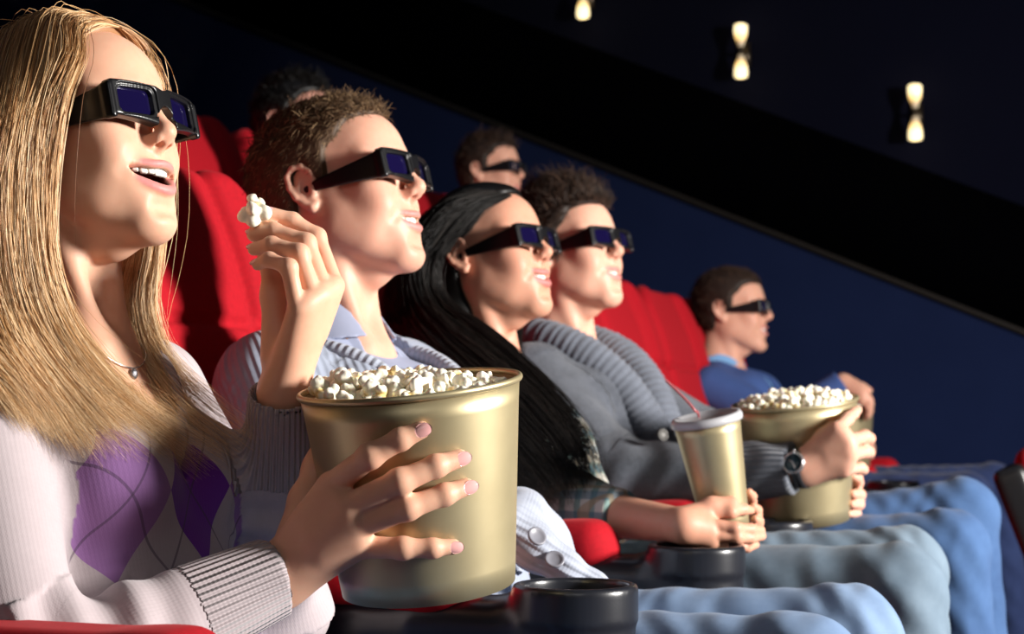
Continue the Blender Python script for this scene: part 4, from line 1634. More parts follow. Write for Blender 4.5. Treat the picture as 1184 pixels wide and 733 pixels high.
make_glasses(M, 'black 3D glasses worn by the dark-haired smiling woman')
g3 = [
    [(590, 226, 2.745), (556, 242, 2.70), (522, 276, 2.675), (502, 312, 2.67), (512, 352, 2.66), (560, 385, 2.62), (606, 425, 2.58), (650, 472, 2.54), (680, 515, 2.51), (694, 572, 2.49)],
    [(572, 222, 2.75), (522, 238, 2.69), (490, 280, 2.665), (480, 320, 2.66), (494, 360, 2.64), (534, 400, 2.58), (582, 440, 2.54), (630, 490, 2.51), (662, 535, 2.49), (676, 588, 2.47)],
    [(545, 219, 2.77), (498, 245, 2.70), (474, 295, 2.68), (464, 335, 2.67), (470, 380, 2.65), (498, 425, 2.55), (535, 470, 2.51), (578, 516, 2.48), (612, 555, 2.46), (640, 588, 2.45)],
    [(536, 222, 2.79), (482, 262, 2.74), (458, 315, 2.73), (450, 360, 2.72), (458, 400, 2.68), (480, 440, 2.56), (515, 485, 2.51), (552, 525, 2.48), (588, 560, 2.46), (618, 585, 2.45)],
]
g3 = [drape(g, DK_SHIRT, 0.014, 385) for g in g3]
g3b = [[at(*q_) for q_ in g] for g in (
    [(560, 222, 2.76), (590, 232, 2.82), (600, 260, 2.86), (600, 320, 2.87), (596, 380, 2.86), (600, 430, 2.80), (625, 470, 2.72), (655, 505, 2.66)],
    [(556, 220, 2.78), (582, 235, 2.86), (585, 280, 2.88), (580, 340, 2.88), (578, 395, 2.84), (590, 445, 2.76), (618, 490, 2.70), (648, 530, 2.64)])]
p1, h1 = sheet_hair(g3, 4500, spread=0.008, rad=0.0006, wav=0.008, tail=0.22, hv0=0.1, seed=13, thick=0.012)
p2, h2 = sheet_hair(g3b, 500, spread=0.008, rad=0.0010, wav=0.008, tail=0.2, hv0=0.1, seed=14, thick=0.012)
F = hair_cap(M, lambda x, ay: np.interp(x, [-0.12, -0.04, -0.02, 0.005, 0.02, 0.05, 0.075, 0.12], [-0.13, -0.11, 0.02, 0.035, 0.04, 0.068, 0.094, 0.1]).astype(np.float32) + 0 * ay, 0.012)
F.ell((-0.06, 0, -0.06), (0.055, 0.075, 0.09), M, 0.03)
cv, cq = F.mesh(2)
VV, QQ = join(p1 + p2 + [(cv, cq)])
obj('hair', VV, QQ, MT['black_hair'], dark, attrs={'hv': np.concatenate(h1 + h2 + [np.full(len(cv), 0.2)])})

# ---------------------------------------------------------------- 4 young man in the charcoal cardigan
P = PEOPLE['young_man']
M = P['M']
T = torso_frame(P, 22, -10, 1.0)
young = person('brown-haired young man in a charcoal shawl-collar cardigan gripping the second popcorn tub', P, T)
rs, ls = shoulder_pt(T, -1), shoulder_pt(T, 1)
rel, rw = at(716, 552, 3.02), at(930, 541, 2.835)
lel, lw = at(830, 520, 3.4), at(968, 590, 3.10)
P['rel'], P['rw'] = rel, rw
r_mcp = [at(968, 497, 2.80), at(980, 510, 2.793), at(982, 526, 2.795), at(976, 543, 2.805)]
r_f = [[at(980, 484, 2.835), at(987, 478, 2.86), at(992, 474, 2.885)],
       [at(1000, 505, 2.83), at(1005, 507, 2.865), at(999, 509, 2.89)],
       [at(1001, 522, 2.83), at(1005, 523, 2.865), at(998, 525, 2.89)],
       [at(995, 541, 2.835), at(998, 543, 2.865), at(991, 545, 2.89)]]
r_th = [at(940, 523, 2.83), at(952, 505, 2.835), at(962, 494, 2.845)]
l_mcp = [at(984, 566, 3.03), at(986, 575, 3.02), at(986, 585, 3.02), at(984, 594, 3.03)]
l_f = [[at(992, 558, 3.0), at(992, 553, 2.97), at(986, 550, 2.94)],
       [at(994, 572, 2.99), at(992, 571, 2.96), at(986, 571, 2.93)],
       [at(993, 583, 2.99), at(991, 583, 2.96), at(985, 583, 2.93)],
       [at(990, 594, 3.0), at(988, 594, 2.97), at(982, 594, 2.94)]]
lo, hi = bounds([M[1] + (0, 0, 0.17), M[1] - (0.13, 0, 0), T[1] - (0, 0.1, 0.12), rs, ls, rel, rw, lel, lw, r_f[1][2], l_f[1][0]], 0.07)
F = Field(lo, hi, 0.0032)
build_head(F, M, P)
add_neck(F, P, T, 0.055)
add_torso(F, T, -0.012)
F.chain([rs, rel, rw], [0.046, 0.04, 0.028], None, 0.02)
F.chain([ls, lel, lw], [0.046, 0.04, 0.028], None, 0.02)
add_hand(F, rw, r_mcp, r_f, r_th, 1.05, 0.0145)
add_hand(F, lw, l_mcp, l_f, None, 0.95)
skin_obj(F, P, M, young)
make_teeth(young, M, P)
F = Field(lo, hi, 0.004)
add_torso(F, T, 0.016, False, 1.1)
rc = rw + (rel - rw) * 0.05
lc = lw + (lel - lw) * 0.06
F.chain([rs, rel, rc], [0.078, 0.066, 0.046], None, 0.04)
F.chain([ls, lel, lc], [0.078, 0.066, 0.046], None, 0.04)
for c, a in ((rc, rel), (lc, lel)):
    d = (c - a) / np.linalg.norm(c - a)
    F.put(lambda x, y, z, c=c, d=d: -((x - c[0]) * d[0] + (y - c[1]) * d[1] + (z - c[2]) * d[2]) + 0.0 + 0 * (x + y + z), c - 0.09, c + 0.09, None, 0.003, 'sub')
F.put(lambda x, y, z: np.maximum(np.abs(y) * 0.95 - np.clip((z - 0.20) * 0.25, 0, 0.06), 0.02 - x), (0.0, -0.13, 0.18), (0.26, 0.13, 0.7), T, 0.004, 'sub')
F.cap((-0.005, 0, 0.455), (0.012, 0, 0.66), 0.07, 0.1, T, 0.006, 'sub')
V, Q = F.mesh(2)
nv = vnormals(V, Q)
bones = [([loc2w(T, (0, 0, -0.1)), loc2w(T, (0, 0, 0.5))], 0.13, (1, 0, 0)), ([rs, rel, rw], 0.055, (0, -1, -0.2)), ([ls, lel, lw], 0.055, (0, -1, -0.2))]
uv = kuv(V, bones)
d_, t_ = segdist(V, rel, rw)
wr = np.where((d_ < 0.09) & (uv[:, 2] == 1), 0.0022 * np.sin(t_ * 26 + 2 * np.sin(uv[:, 1] * 40)), 0)
V = V + nv * wr[:, None]
cm = ((d_ < 0.09) & (t_ > 0.62) & (uv[:, 2] == 1))[Q].all(1)
ids = np.unique(Q[~cm])
mp = np.full(len(V), -1)
mp[ids] = np.arange(len(ids))
card = obj('cardigan', V[ids], mp[Q[~cm]], MT['knit_grey'], young, attrs={'kuv': uv[ids]})
ids = np.unique(Q[cm])
mp = np.full(len(V), -1)
mp[ids] = np.arange(len(ids))
obj('cuff', V[ids], mp[Q[cm]], MT['knit_grey_rib'], card, attrs={'kuv': uv[ids]})
# shawl collar
F = Field(lo, hi + (0, 0, 0.02), 0.0036)
for y in (-1, 1):
    pts = spline([loc2w(T, p) for p in ((-0.075, 0, 0.535), (-0.045, y * 0.062, 0.53), (0.02, y * 0.088, 0.50), (0.085, y * 0.080, 0.435), (0.125, y * 0.058, 0.36), (0.142, y * 0.035, 0.28), (0.148, y * 0.018, 0.21), (0.15, y * 0.01, 0.16))], 20)
    F.chain(pts, list(np.concatenate([np.linspace(0.036, 0.042, 8), np.linspace(0.042, 0.026, 12)])), None, 0.012)
v, q = F.mesh(2)
pts = spline([loc2w(T, p) for p in ((-0.075, 0, 0.535), (-0.045, -0.062, 0.53), (0.02, -0.088, 0.50), (0.085, -0.080, 0.435), (0.125, -0.058, 0.36), (0.142, -0.035, 0.28), (0.15, -0.01, 0.16))], 20)
pts2 = spline([loc2w(T, p) for p in ((-0.075, 0, 0.535), (-0.045, 0.062, 0.53), (0.02, 0.088, 0.50), (0.085, 0.080, 0.435), (0.125, 0.058, 0.36), (0.142, 0.035, 0.28), (0.15, 0.01, 0.16))], 20)
uvc = kuv(v, [(pts, 0.03, (0, 1, 0)), (pts2, 0.03, (0, 1, 0))])
v = v + vnormals(v, q) * (0.0016 * np.sin(2 * np.pi * uvc[:, 0] / 0.014))[:, None]
obj('shawl_collar', v, q, MT['knit_grey_rib'], card, attrs={'kuv': np.c_[uvc[:, 1] * 0, uvc[:, 1] * 0, uvc[:, 2]]})
button(card, 766, 503, 2.95, 0.011, (0.75, -0.6, 0.15), MT['button_dark'])
jeans(young, T, T[1][1], MT['jeans_blue'], [(-0.275, T[1][1] - 0.11, 0.605), (-0.275, T[1][1] + 0.15, 0.65)], 1.0)
make_glasses(M, 'black 3D glasses worn by the young man in the charcoal cardigan')
short_hair(young, M, MT['dark_brown'], man_line(0.082, 0.042, -0.02, -0.065, 0.03), 8000,
           lambda p: 0.016 + 0.030 * np.clip((p[:, 2] - 0.06) / 0.06, 0, 1),
           lambda p: np.stack([np.where(p[:, 2] > 0.08, 0.1, -0.6), 0.2 * np.sign(p[:, 1]), np.where(p[:, 2] > 0.08, 0.9, -0.5)], 1),
           0.014, 0.0009, seed=31, lift=0.5, curl=0.28)

# ---------------------------------------------------------------- 5 man in the blue sweater by the aisle
P = PEOPLE['aisle_man']
M = P['M']
T = torso_frame(P, 30, -4, 1.02)
aisle = person('man in a blue sweater sitting alone in front of the dark blue side wall', P, T)
rs, ls = shoulder_pt(T, -1), shoulder_pt(T, 1)
rel, rw = at(905, 492, 4.95), at(975, 444, 4.93)
lel, lw = at(930, 520, 5.3), at(985, 520, 5.1)
r_mcp = [at(994, 448, 4.90), at(997, 453, 4.885), at(998, 458, 4.88), at(996, 463, 4.88)]
r_f = [[m_ + np.array(o_) for o_ in ((0.02, 0, -0.022), (0.018, 0.01, -0.045), (0.008, 0.02, -0.055))] for m_ in r_mcp]
l_mcp = [at(1000, 512, 5.06), at(1001, 517, 5.05), at(1001, 522, 5.05), at(1000, 527, 5.05)]
l_f = [[m_ + np.array(o_) for o_ in ((0.02, -0.02, 0.0), (0.015, -0.045, 0.0), (0.0, -0.06, 0.0))] for m_ in l_mcp]
lo, hi = bounds([M[1] + (0, 0, 0.17), M[1] - (0.13, 0, 0), T[1] - (0, 0.1, 0.12), rs, ls, rel, rw, lel, lw, r_f[1][2], l_f[1][0]], 0.08)
F = Field(lo, hi, 0.0045)
build_head(F, M, P)
add_neck(F, P, T, 0.058)
add_torso(F, T, -0.012)
F.chain([rs, rel, rw], [0.046, 0.04, 0.029], None, 0.02)
F.chain([ls, lel, lw], [0.046, 0.04, 0.029], None, 0.02)
add_hand(F, rw, r_mcp, r_f, [rw + (0.03, 0.02, 0), rw + (0.05, 0.04, -0.01), rw + (0.07, 0.045, -0.02)], 1.05, 0.015)
add_hand(F, lw, l_mcp, l_f, None, 1.0)
skin_obj(F, P, M, aisle)
make_teeth(aisle, M, P)
F = Field(lo, hi, 0.005)
add_torso(F, T, 0.010)
F.chain([rs, rel, rw], [0.070, 0.060, 0.046], None, 0.03)
F.chain([ls, lel, lw], [0.070, 0.060, 0.046], None, 0.03)
for c, a in ((rw, rel), (lw, lel)):
    d = (c - a) / np.linalg.norm(c - a)
    F.put(lambda x, y, z, c=c, d=d: -((x - c[0]) * d[0] + (y - c[1]) * d[1] + (z - c[2]) * d[2]) + 0.0 + 0 * (x + y + z), c - 0.09, c + 0.09, None, 0.003, 'sub')
F.put(lambda x, y, z: np.maximum(np.abs(y) - (z - 0.28) * 0.35, 0.02 - x), (0.0, -0.13, 0.2), (0.26, 0.13, 0.7), T, 0.004, 'sub')
F.cap((-0.005, 0, 0.455), (0.012, 0, 0.66), 0.07, 0.1, T, 0.006, 'sub')
V, Q = F.mesh(2)
sw5 = obj('sweater', V, Q, MT['sweater_blue'], aisle)
F = Field(lo, hi, 0.005)
add_torso(F, T, 0.0)
F.cap((-0.005, 0, 0.47), (0.012, 0, 0.62), 0.062, 0.085, T, 0.004, 'sub')
V, Q = F.mesh(2)
sh5 = obj('shirt', V, Q, MT['shirt_sky'], aisle)
collar(sh5, T, MT['shirt_sky'], 0.067, hgt=0.04, tip=0.085)
jeans(aisle, T, T[1][1], MT['jeans_dark'], [(-0.40, T[1][1] - 0.12, 0.60), (-0.34, T[1][1] + 0.12, 0.62)], 1.0, 0.009)
make_glasses(M, 'black 3D glasses worn by the man in the blue sweater')
short_hair(aisle, M, MT['dark_brown'], man_line(0.080, 0.045, -0.01, -0.07, 0.03), 1500, 0.018,
           flow_back, 0.014, 0.0014, seed=41, lift=0.4, h=0.005)

# ---------------------------------------------------------------- 6, 7 two people in the row behind
for key, label, seed, hm, gl in (('back_man', 'dark-haired man in 3D glasses in the row behind, between two heads', 51, 'dark_brown', 'black 3D glasses worn by the man in the row behind'),
                                 ('back_head', 'half-hidden person in the row behind, only the top of a head showing', 61, 'black_hair', 'black 3D glasses of the half-hidden person in the row behind')):
    P = PEOPLE[key]
    M = P['M']
    T = torso_frame(P, 18, 0, 1.0)
    pr = person(label, P, T)
    rs, ls = shoulder_pt(T, -1), shoulder_pt(T, 1)
    arms = []
    for s_, y in ((rs, -1), (ls, 1)):
        el = s_ + (0.10, y * 0.05, -0.29)
        arms.append((s_, el, el + (0.24, -y * 0.06, -0.02)))
    lo, hi = bounds([M[1] + (0, 0, 0.17), M[1] - (0.13, 0, 0), T[1] - (0, 0.1, 0.12)] + [p for a in arms for p in a], 0.11)
    F = Field(lo, hi, 0.005)
    build_head(F, M, P)
    add_neck(F, P, T, 0.056)
    add_torso(F, T, -0.012)
    for a in arms:
        F.chain(a, [0.046, 0.04, 0.029], None, 0.02)
        m_ = [a[2] + np.array([0.085, 0.02 * (i - 1.5), -0.012]) for i in range(4)]
        add_hand(F, a[2], m_, [[b + (0.04, 0, -0.012), b + (0.06, 0, -0.03), b + (0.068, 0, -0.045)] for b in m_],
                 [a[2] + (0.03, 0.03, -0.01), a[2] + (0.06, 0.05, -0.02), a[2] + (0.085, 0.055, -0.03)])
    skin_obj(F, P, M, pr)
    F = Field(lo, hi, 0.006)
    add_torso(F, T, 0.010)
    for a in arms:
        F.chain(a, [0.068, 0.058, 0.044], None, 0.03)
    F.cap((-0.005, 0, 0.46), (0.012, 0, 0.66), 0.066, 0.09, T, 0.006, 'sub')
    V, Q = F.mesh(2)
    obj('jacket', V, Q, MT['dark_top'], pr)
    kz = T[1][2] + 0.03
    jeans(pr, T, T[1][1], MT['jeans_dark'], [(T[1][0] + 0.47, T[1][1] - 0.11, 0.43 + 0.53), (T[1][0] + 0.47, T[1][1] + 0.11, 0.43 + 0.53)], 1.0, 0.01, 0.43)
    if gl:
        make_glasses(M, gl)
    short_hair(pr, M, MT[hm], man_line(0.082, 0.045, -0.01, -0.07, 0.03), 1500,
               lambda p: 0.015 + 0.02 * np.clip((p[:, 2] - 0.06) / 0.06, 0, 1), flow_m2, 0.014, 0.0015, seed=seed, lift=0.5, h=0.005)
# ================================================================== tubs, popcorn, cup, watch
def tub(name, label, cat, B, group=None, lid=False):
    t = thing(name, label, cat, tuple(B.M[1]), 0, group)
    H, rt, rb = B.H, B.rt, B.rb
    th = 0.0016
    prof = [(0, 0.004), (rb - 0.006, 0.004), (rb - 0.003, 0.0), (rb, 0.0)]
    for i in range(1, 9):
        z = H * i / 9
        prof.append((B.rad(z), z))
    prof += [(rt, H - 0.003), (rt - th, H - 0.003)]
    for i in range(8, 0, -1):
        z = H * i / 9
        prof.append((B.rad(z) - th, z))
    prof += [(rb - th - 0.002, 0.010), (0, 0.010)]
    v, q = lathe(prof, 96, B.M)
    obj('tub_wall' if not lid else 'cup_wall', v, q, MT['gold'], t)
    a = np.linspace(0, 2 * np.pi, 17)[:-1]
    rr = 0.0034 if not lid else 0.0025
    prof = [(rt + 0.0008 + rr * 0.8 * math.cos(x), H + rr * math.sin(x)) for x in np.append(a, a[0])]
    v, q = lathe(prof, 96, B.M)
    obj('rolled_rim', v, q, MT['gold'] if not lid else MT['lid'], t)
    return t


MT['lid'] = mat('pale_grey_lid', (0.42, 0.42, 0.44), 0.4)
MT['straw'] = mat('clear_pink_straw', (0.7, 0.22, 0.24), 0.2, Transmission_Weight=0.6)
tub('popcorn_tub', 'large gold popcorn tub held close to the camera by the blonde woman', 'popcorn tub', TUB1)
tub('popcorn_tub', 'gold popcorn tub gripped by the young man with the wristwatch', 'popcorn tub', TUB2)
tub('popcorn_tub', 'half-hidden gold popcorn tub of the man in the blue sweater', 'popcorn tub', TUB3)
cup = tub('drink_cup', 'slim gold drink cup with a straw in the hands of the dark-haired woman', 'cup', CUP, lid=True)
H, rt = CUP.H, CUP.rt
v, q = lathe([(0, H + 0.004), (rt * 0.85, H + 0.004), (rt * 0.9, H + 0.007), (rt + 0.002, H + 0.006), (rt + 0.004, H + 0.001), (rt + 0.0032, H - 0.0055), (rt + 0.0012, H - 0.0055), (rt + 0.001, H + 0.0), (rt * 0.9, H + 0.001), (0, H + 0.001)], 72, CUP.M)
obj('lid', v, q, MT['lid'], cup)
sp = spline([loc2w(CUP.M, (-0.012, 0.006, H - 0.10)), loc2w(CUP.M, (-0.012, 0.006, H)), at(803, 474, 2.415), at(790, 459, 2.42), at(770, 440, 2.43)], 24)
v, q, _ = tubes(sp[None], np.full((1, 24), 0.0022), 10)
obj('straw', v, q, MT['straw'], cup)


# popcorn: a few flakes of each shape, then copies
def flake(seed, lobes=None):
    r_ = np.random.default_rng(seed)
    F = Field((-0.016,) * 3, (0.016,) * 3, 0.0009)
    F.ell((0, 0, 0), (0.0035, 0.0035, 0.003), None, 0.002)
    n = lobes or r_.integers(5, 8)
    ds = r_.normal(0, 1, (n, 3))
    ds /= np.linalg.norm(ds, axis=1, keepdims=True)
    for i in range(n):
        R0 = r_.uniform(0.0034, 0.0056)
        c = ds[i] * r_.uniform(0.0035, 0.0062 if not lobes else 0.0095)
        F.ell(c, R0 * r_.uniform(0.75, 1.15, 3), None, 0.0016)
        for j in range(2):
            e_ = r_.normal(0, 1, 3)
            e_ /= np.linalg.norm(e_)
            F.ell(c + e_ * R0 * 0.7, (R0 * 0.6,) * 3, None, 0.0012)
    V, Q = F.mesh(1)
    rad = np.linalg.norm(V, axis=1)
    hv = np.clip((rad - 0.0030) / 0.0065, 0, 1) * 0.75 + 0.25 * r_.random()
    me = mesh_np('popcorn_flake', V, Q, True, {'hv': hv})
    me.materials.append(MT['popcorn'])
    return me


FLAKES = [flake(100 + i) for i in range(9)]


def popcorn(loc, rot, sc, label, group=None, me=None):
    o = bpy.data.objects.new('popcorn', me or FLAKES[int(rng.integers(len(FLAKES)))])
    COL.objects.link(o)
    o.location = tuple(loc)
    o.rotation_euler = tuple(rot)
    o.scale = (sc,) * 3
    tag(o, label, 'popcorn', group)
    return o


def heap(B, n, dome, low, label, group, bias=(0, 0), mind=0.0155, seed=1, bedname='popcorn'):
    r_ = np.random.default_rng(seed)
    pts = []
    R0 = B.rt - 0.013
    prof = lambda rr: low + dome * (1 - np.clip(rr / R0, 0, 1.2) ** 2)
    tries = 0
    while len(pts) < n and tries < 60000:
        tries += 1
        a, rr = r_.uniform(0, 2 * np.pi), R0 * math.sqrt(r_.random())
        x, y = rr * math.cos(a), rr * math.sin(a)
        dd = math.hypot(x - bias[0], y - bias[1])
        z = B.H + prof(dd) + r_.uniform(-0.004, 0.004)
        p = np.array([x, y, z])
        if all(((p - q) ** 2).sum() > mind ** 2 for q in pts):
            pts.append(p)
    for p in pts:
        popcorn(loc2w(B.M, p), r_.uniform(0, 6.28, 3), r_.uniform(0.95, 1.3), label, group)
    # the packed popcorn underneath
    n_r, n_a = 14, 48
    V = []
    for i in range(n_r + 1):
        rr = (B.rt - 0.006) * i / n_r
        for j in range(n_a):
            a = 2 * np.pi * j / n_a
            x, y = rr * math.cos(a), rr * math.sin(a)
            V.append((x, y, B.H + min(prof(math.hypot(x - bias[0], y - bias[1])), -0.004 + 0.02 * (1 - i / n_r) * 4) - 0.008 + 0.003 * math.sin(9 * a + 40 * rr * 20) * (i > 0)))
    V = np.array(V)
    vid = np.arange(len(V)).reshape(n_r + 1, n_a)
    Q = np.stack([vid[:-1], vid[1:], np.roll(vid[1:], -1, 1), np.roll(vid[:-1], -1, 1)], -1).reshape(-1, 4)
    V2 = V.copy()
    V2[:, 2] = B.H - 0.07
    k = (B.rad(B.H - 0.07) - 0.004) / (B.rt - 0.006)
    V2[:, :2] *= k
    N = len(V)
    ring = vid[-1]
    rq = np.stack([ring, ring + N, np.roll(ring, -1) + N, np.roll(ring, -1)], 1)
    o = obj(bedname, loc2w(B.M, np.concatenate([V, V2])), np.concatenate([Q, Q[:, ::-1] + N, rq]), MT['popcorn'], attrs={'hv': np.concatenate([0.45 + 0.3 * rng.random(N), np.full(N, 0.4)])})
    tag(o, 'packed popcorn under the ' + group, 'popcorn', None, 'stuff')
    return pts


heap(TUB1, 110, 0.014, -0.004, 'popcorn flake heaped in the nearest gold tub', 'popcorn heaped in the nearest tub', (-0.030, -0.01), seed=2, mind=0.0165)
heap(TUB2, 105, 0.015, -0.001, 'popcorn flake heaped in the young man\'s gold tub', 'popcorn heaped in the second tub', seed=3)
heap(TUB3, 60, 0.006, -0.010, 'popcorn flake in the half-hidden tub by the aisle', 'popcorn in the third tub', seed=4, mind=0.018)
for p, sc_, rt_ in (((294, 244, 1.690), 1.45, (0.4, 0.9, 0.3)),):
    popcorn(at(*p), rt_, sc_, 'single large popcorn held up between the blonde woman\'s fingertips', me=flake(208, 14))

# wristwatch
a, b = rel_y, rw_y = PEOPLE['young_man']['rel'], PEOPLE['young_man']['rw']
ax = (b - a) / np.linalg.norm(b - a)
c = b - ax * 0.004
toward = CAM - c
toward = toward - (toward @ ax) * ax
toward = toward / np.linalg.norm(toward) + np.array([0, 0, 0.25])
toward -= (toward @ ax) * ax
toward /= np.linalg.norm(toward)
sidev = np.cross(ax, toward)
wt = thing('wristwatch', 'silver wristwatch with a dark dial on the young man\'s wrist', 'watch', tuple(c))
Mw = (np.stack([sidev, ax * -1, toward], 1), c, 1.0)
if np.linalg.det(Mw[0]) < 0:
    Mw = (np.stack([-sidev, ax * -1, toward], 1), c, 1.0)
n = 48
band = []
for i in range(n):
    t_ = 2 * np.pi * i / n
    for (dr, dy) in ((0.0, -0.009), (0.003, -0.008), (0.003, 0.008), (0.0, 0.009)):
        band.append(((0.0325 + dr) * math.sin(t_), dy, (0.0325 + dr) * math.cos(t_)))
vid = np.arange(n * 4).reshape(n, 4)
Q = np.stack([vid, np.roll(vid, -1, 1), np.roll(np.roll(vid, -1, 0), -1, 1), np.roll(vid, -1, 0)], -1).reshape(-1, 4)
obj('strap', loc2w(Mw, np.array(band)), Q, mat('black_strap', (0.015, 0.015, 0.018), 0.4), wt)
Mc = (Mw[0], loc2w(Mw, (0, 0, 0.0335)), 1.0)
v, q = lathe([(0, 0), (0.018, 0), (0.0195, 0.002), (0.0195, 0.007), (0.018, 0.0095), (0.0165, 0.0095), (0.0155, 0.0075), (0, 0.0075)], 40, Mc)
case = obj('case', v, q, MT['silver'], wt)
v, q = lathe([(0, 0.0075), (0.0152, 0.0075), (0.0152, 0.0082), (0, 0.0082)], 40, Mc)
dial = obj('dial', v, q, mat('dark_dial', (0.03, 0.06, 0.08), 0.2), wt)
hands = []
for ang, L in ((0.6, 0.008), (-1.9, 0.012)):
    d = np.array([math.sin(ang), math.cos(ang), 0])
    n_ = np.array([d[1], -d[0], 0]) * 0.0006
    bx, bq = boxmesh((0, 0, 0), (1, 1, 1))
    hands.append((loc2w(Mc, np.array([d * L * x[0] + n_ * (2 * x[1] - 1) + (0, 0, 0.0082 + 0.0005 * x[2]) for x in bx])), bq))
v, q = join(hands)
obj('hands', v, q, MT['lid'], dial, smooth=False)
v, q = lathe([(0, 0), (0.0022, 0), (0.0022, 0.004), (0, 0.004)], 12, (Mw[0] @ np.array([[0, 0, 1], [1, 0, 0], [0, 1, 0.0]]), loc2w(Mw, (0.0195, 0, 0.038)), 1.0))
obj('crown', v, q, MT['silver'], case)
# ================================================================== seats, armrests, room
SEAT_Y0, PITCH_Y = 1.447, 0.56


def seat_meshes():
    out = {}
    Rb = rotM(0, R(20))
    Mb = (Rb, np.array([-1.04, 0, 0.42]), 1.0)                      # backrest frame: z up the back, x out of it
    F = Field((-1.50, -0.30, 0.3), (-0.8, 0.30, 1.32), 0.006)

    def back(x, y, z):
        # rounded top corners, padded side wings
        hw = 0.262 - 0.0 * z
        qy = np.abs(y) - hw + 0.10
        qz = np.abs(z - 0.40) - 0.435 + 0.10
        out2 = np.sqrt(np.maximum(qy, 0) ** 2 + np.maximum(qz, 0) ** 2) + np.minimum(np.maximum(qy, qz), 0) - 0.10
        thick = 0.045 + 0.018 * np.clip((np.abs(y) - 0.13) / 0.06, 0, 1) + 0.012 * np.exp(-((z - 0.68) / 0.12) ** 2)
        d2 = np.abs(x) - thick + 0.03
        a, b = out2 + 0.03, d2
        d = np.sqrt(np.maximum(a, 0) ** 2 + np.maximum(b, 0) ** 2) + np.minimum(np.maximum(a, b), 0) - 0.03
        seam = np.minimum(np.abs(np.abs(y) - 0.145), np.abs(z - 0.575))
        return d + 0.012 * np.exp(-(seam / 0.008) ** 2) * (x > 0)
    F.put(back, (-0.10, -0.28, -0.06), (0.10, 0.28, 0.86), Mb, 0.004)
    out['backrest'] = F.mesh(2), 'red'
    F = Field((-1.55, -0.30, 0.25), (-0.8, 0.30, 1.32), 0.007)
    F.box((-0.082, 0, 0.385), (0.04, 0.268, 0.42), 0.02, Mb, 0.01)
    out['back_shell'] = F.mesh(2), 'seat_black'
    F = Field((-1.12, -0.30, 0.25), (-0.4, 0.30, 0.56), 0.006)
    F.box((-0.76, 0, 0.405), (0.27, 0.235, 0.065), 0.05, None, 0.01)
    F.cap((-0.54, -0.19, 0.425), (-0.54, 0.19, 0.425), 0.045, 0.045, None, 0.03)
    out['seat_cushion'] = F.mesh(2), 'red'
    F = Field((-1.15, -0.30, -0.02), (-0.4, 0.30, 0.4), 0.007)
    F.box((-0.80, 0, 0.325), (0.20, 0.20, 0.025), 0.015, None, 0.01)
    F.box((-0.88, 0, 0.16), (0.06, 0.05, 0.165), 0.02, None, 0.02)
    F.box((-0.86, 0, 0.012), (0.13, 0.16, 0.012), 0.008, None, 0.02)
    out['pedestal'] = F.mesh(1), 'seat_black'
    return out


SEAT_ME = {}
for k_, ((V, Q), m_) in seat_meshes().items():
    me = mesh_np('seat_' + k_, V + np.array([0.8, 0, 0]), Q)
    me.materials.append(MT[m_])
    SEAT_ME[k_] = me


def seat(x, y, z, label, group):
    t = thing('cinema_seat', label, 'cinema seat', (x - 0.8, y, z), 0, group)
    for k_, me in SEAT_ME.items():
        o = bpy.data.objects.new(k_, me)
        COL.objects.link(o)
        o.parent = t
        if k_ in ('back_shell', 'pedestal'):
            o['label'] = 'black ' + k_.replace('_', ' ')
    return t


row = ['red cinema seat of the blonde woman, nearest the camera', 'red cinema seat behind the fair-haired man in the cable cardigan', 'red cinema seat behind the dark-haired smiling woman',
       'red cinema seat behind the young man in the charcoal cardigan', 'empty red cinema seat directly beyond the young man in charcoal', 'empty red cinema seat, the middle of the three empty ones in the row',
       'empty red cinema seat right beside the man in the blue sweater', 'red cinema seat of the man in the blue sweater by the aisle']
for k, lab in enumerate(row):
    seat(0, SEAT_Y0 + PITCH_Y * k, 0, lab, 'seats of the audience row')
back = {3: 'red seat top in the row behind, between the blonde woman and the cardigan man', 4: 'red seat in the row behind under the half-hidden head',
        5: 'empty red seat in the row behind, beyond the half-hidden head', 6: 'empty red seat in the row behind, before the man in 3D glasses', 7: 'red seat in the row behind of the man in 3D glasses'}
for k, lab in back.items():
    seat(-1.0, SEAT_Y0 + PITCH_Y * k, 0.43, lab, 'seats of the row behind')
seat(1.16, SEAT_Y0 + PITCH_Y * 5 + 0.03, -0.43, 'black-backed seat of the row in front, cut off by the right edge of the photo', 'seats of the row in front')


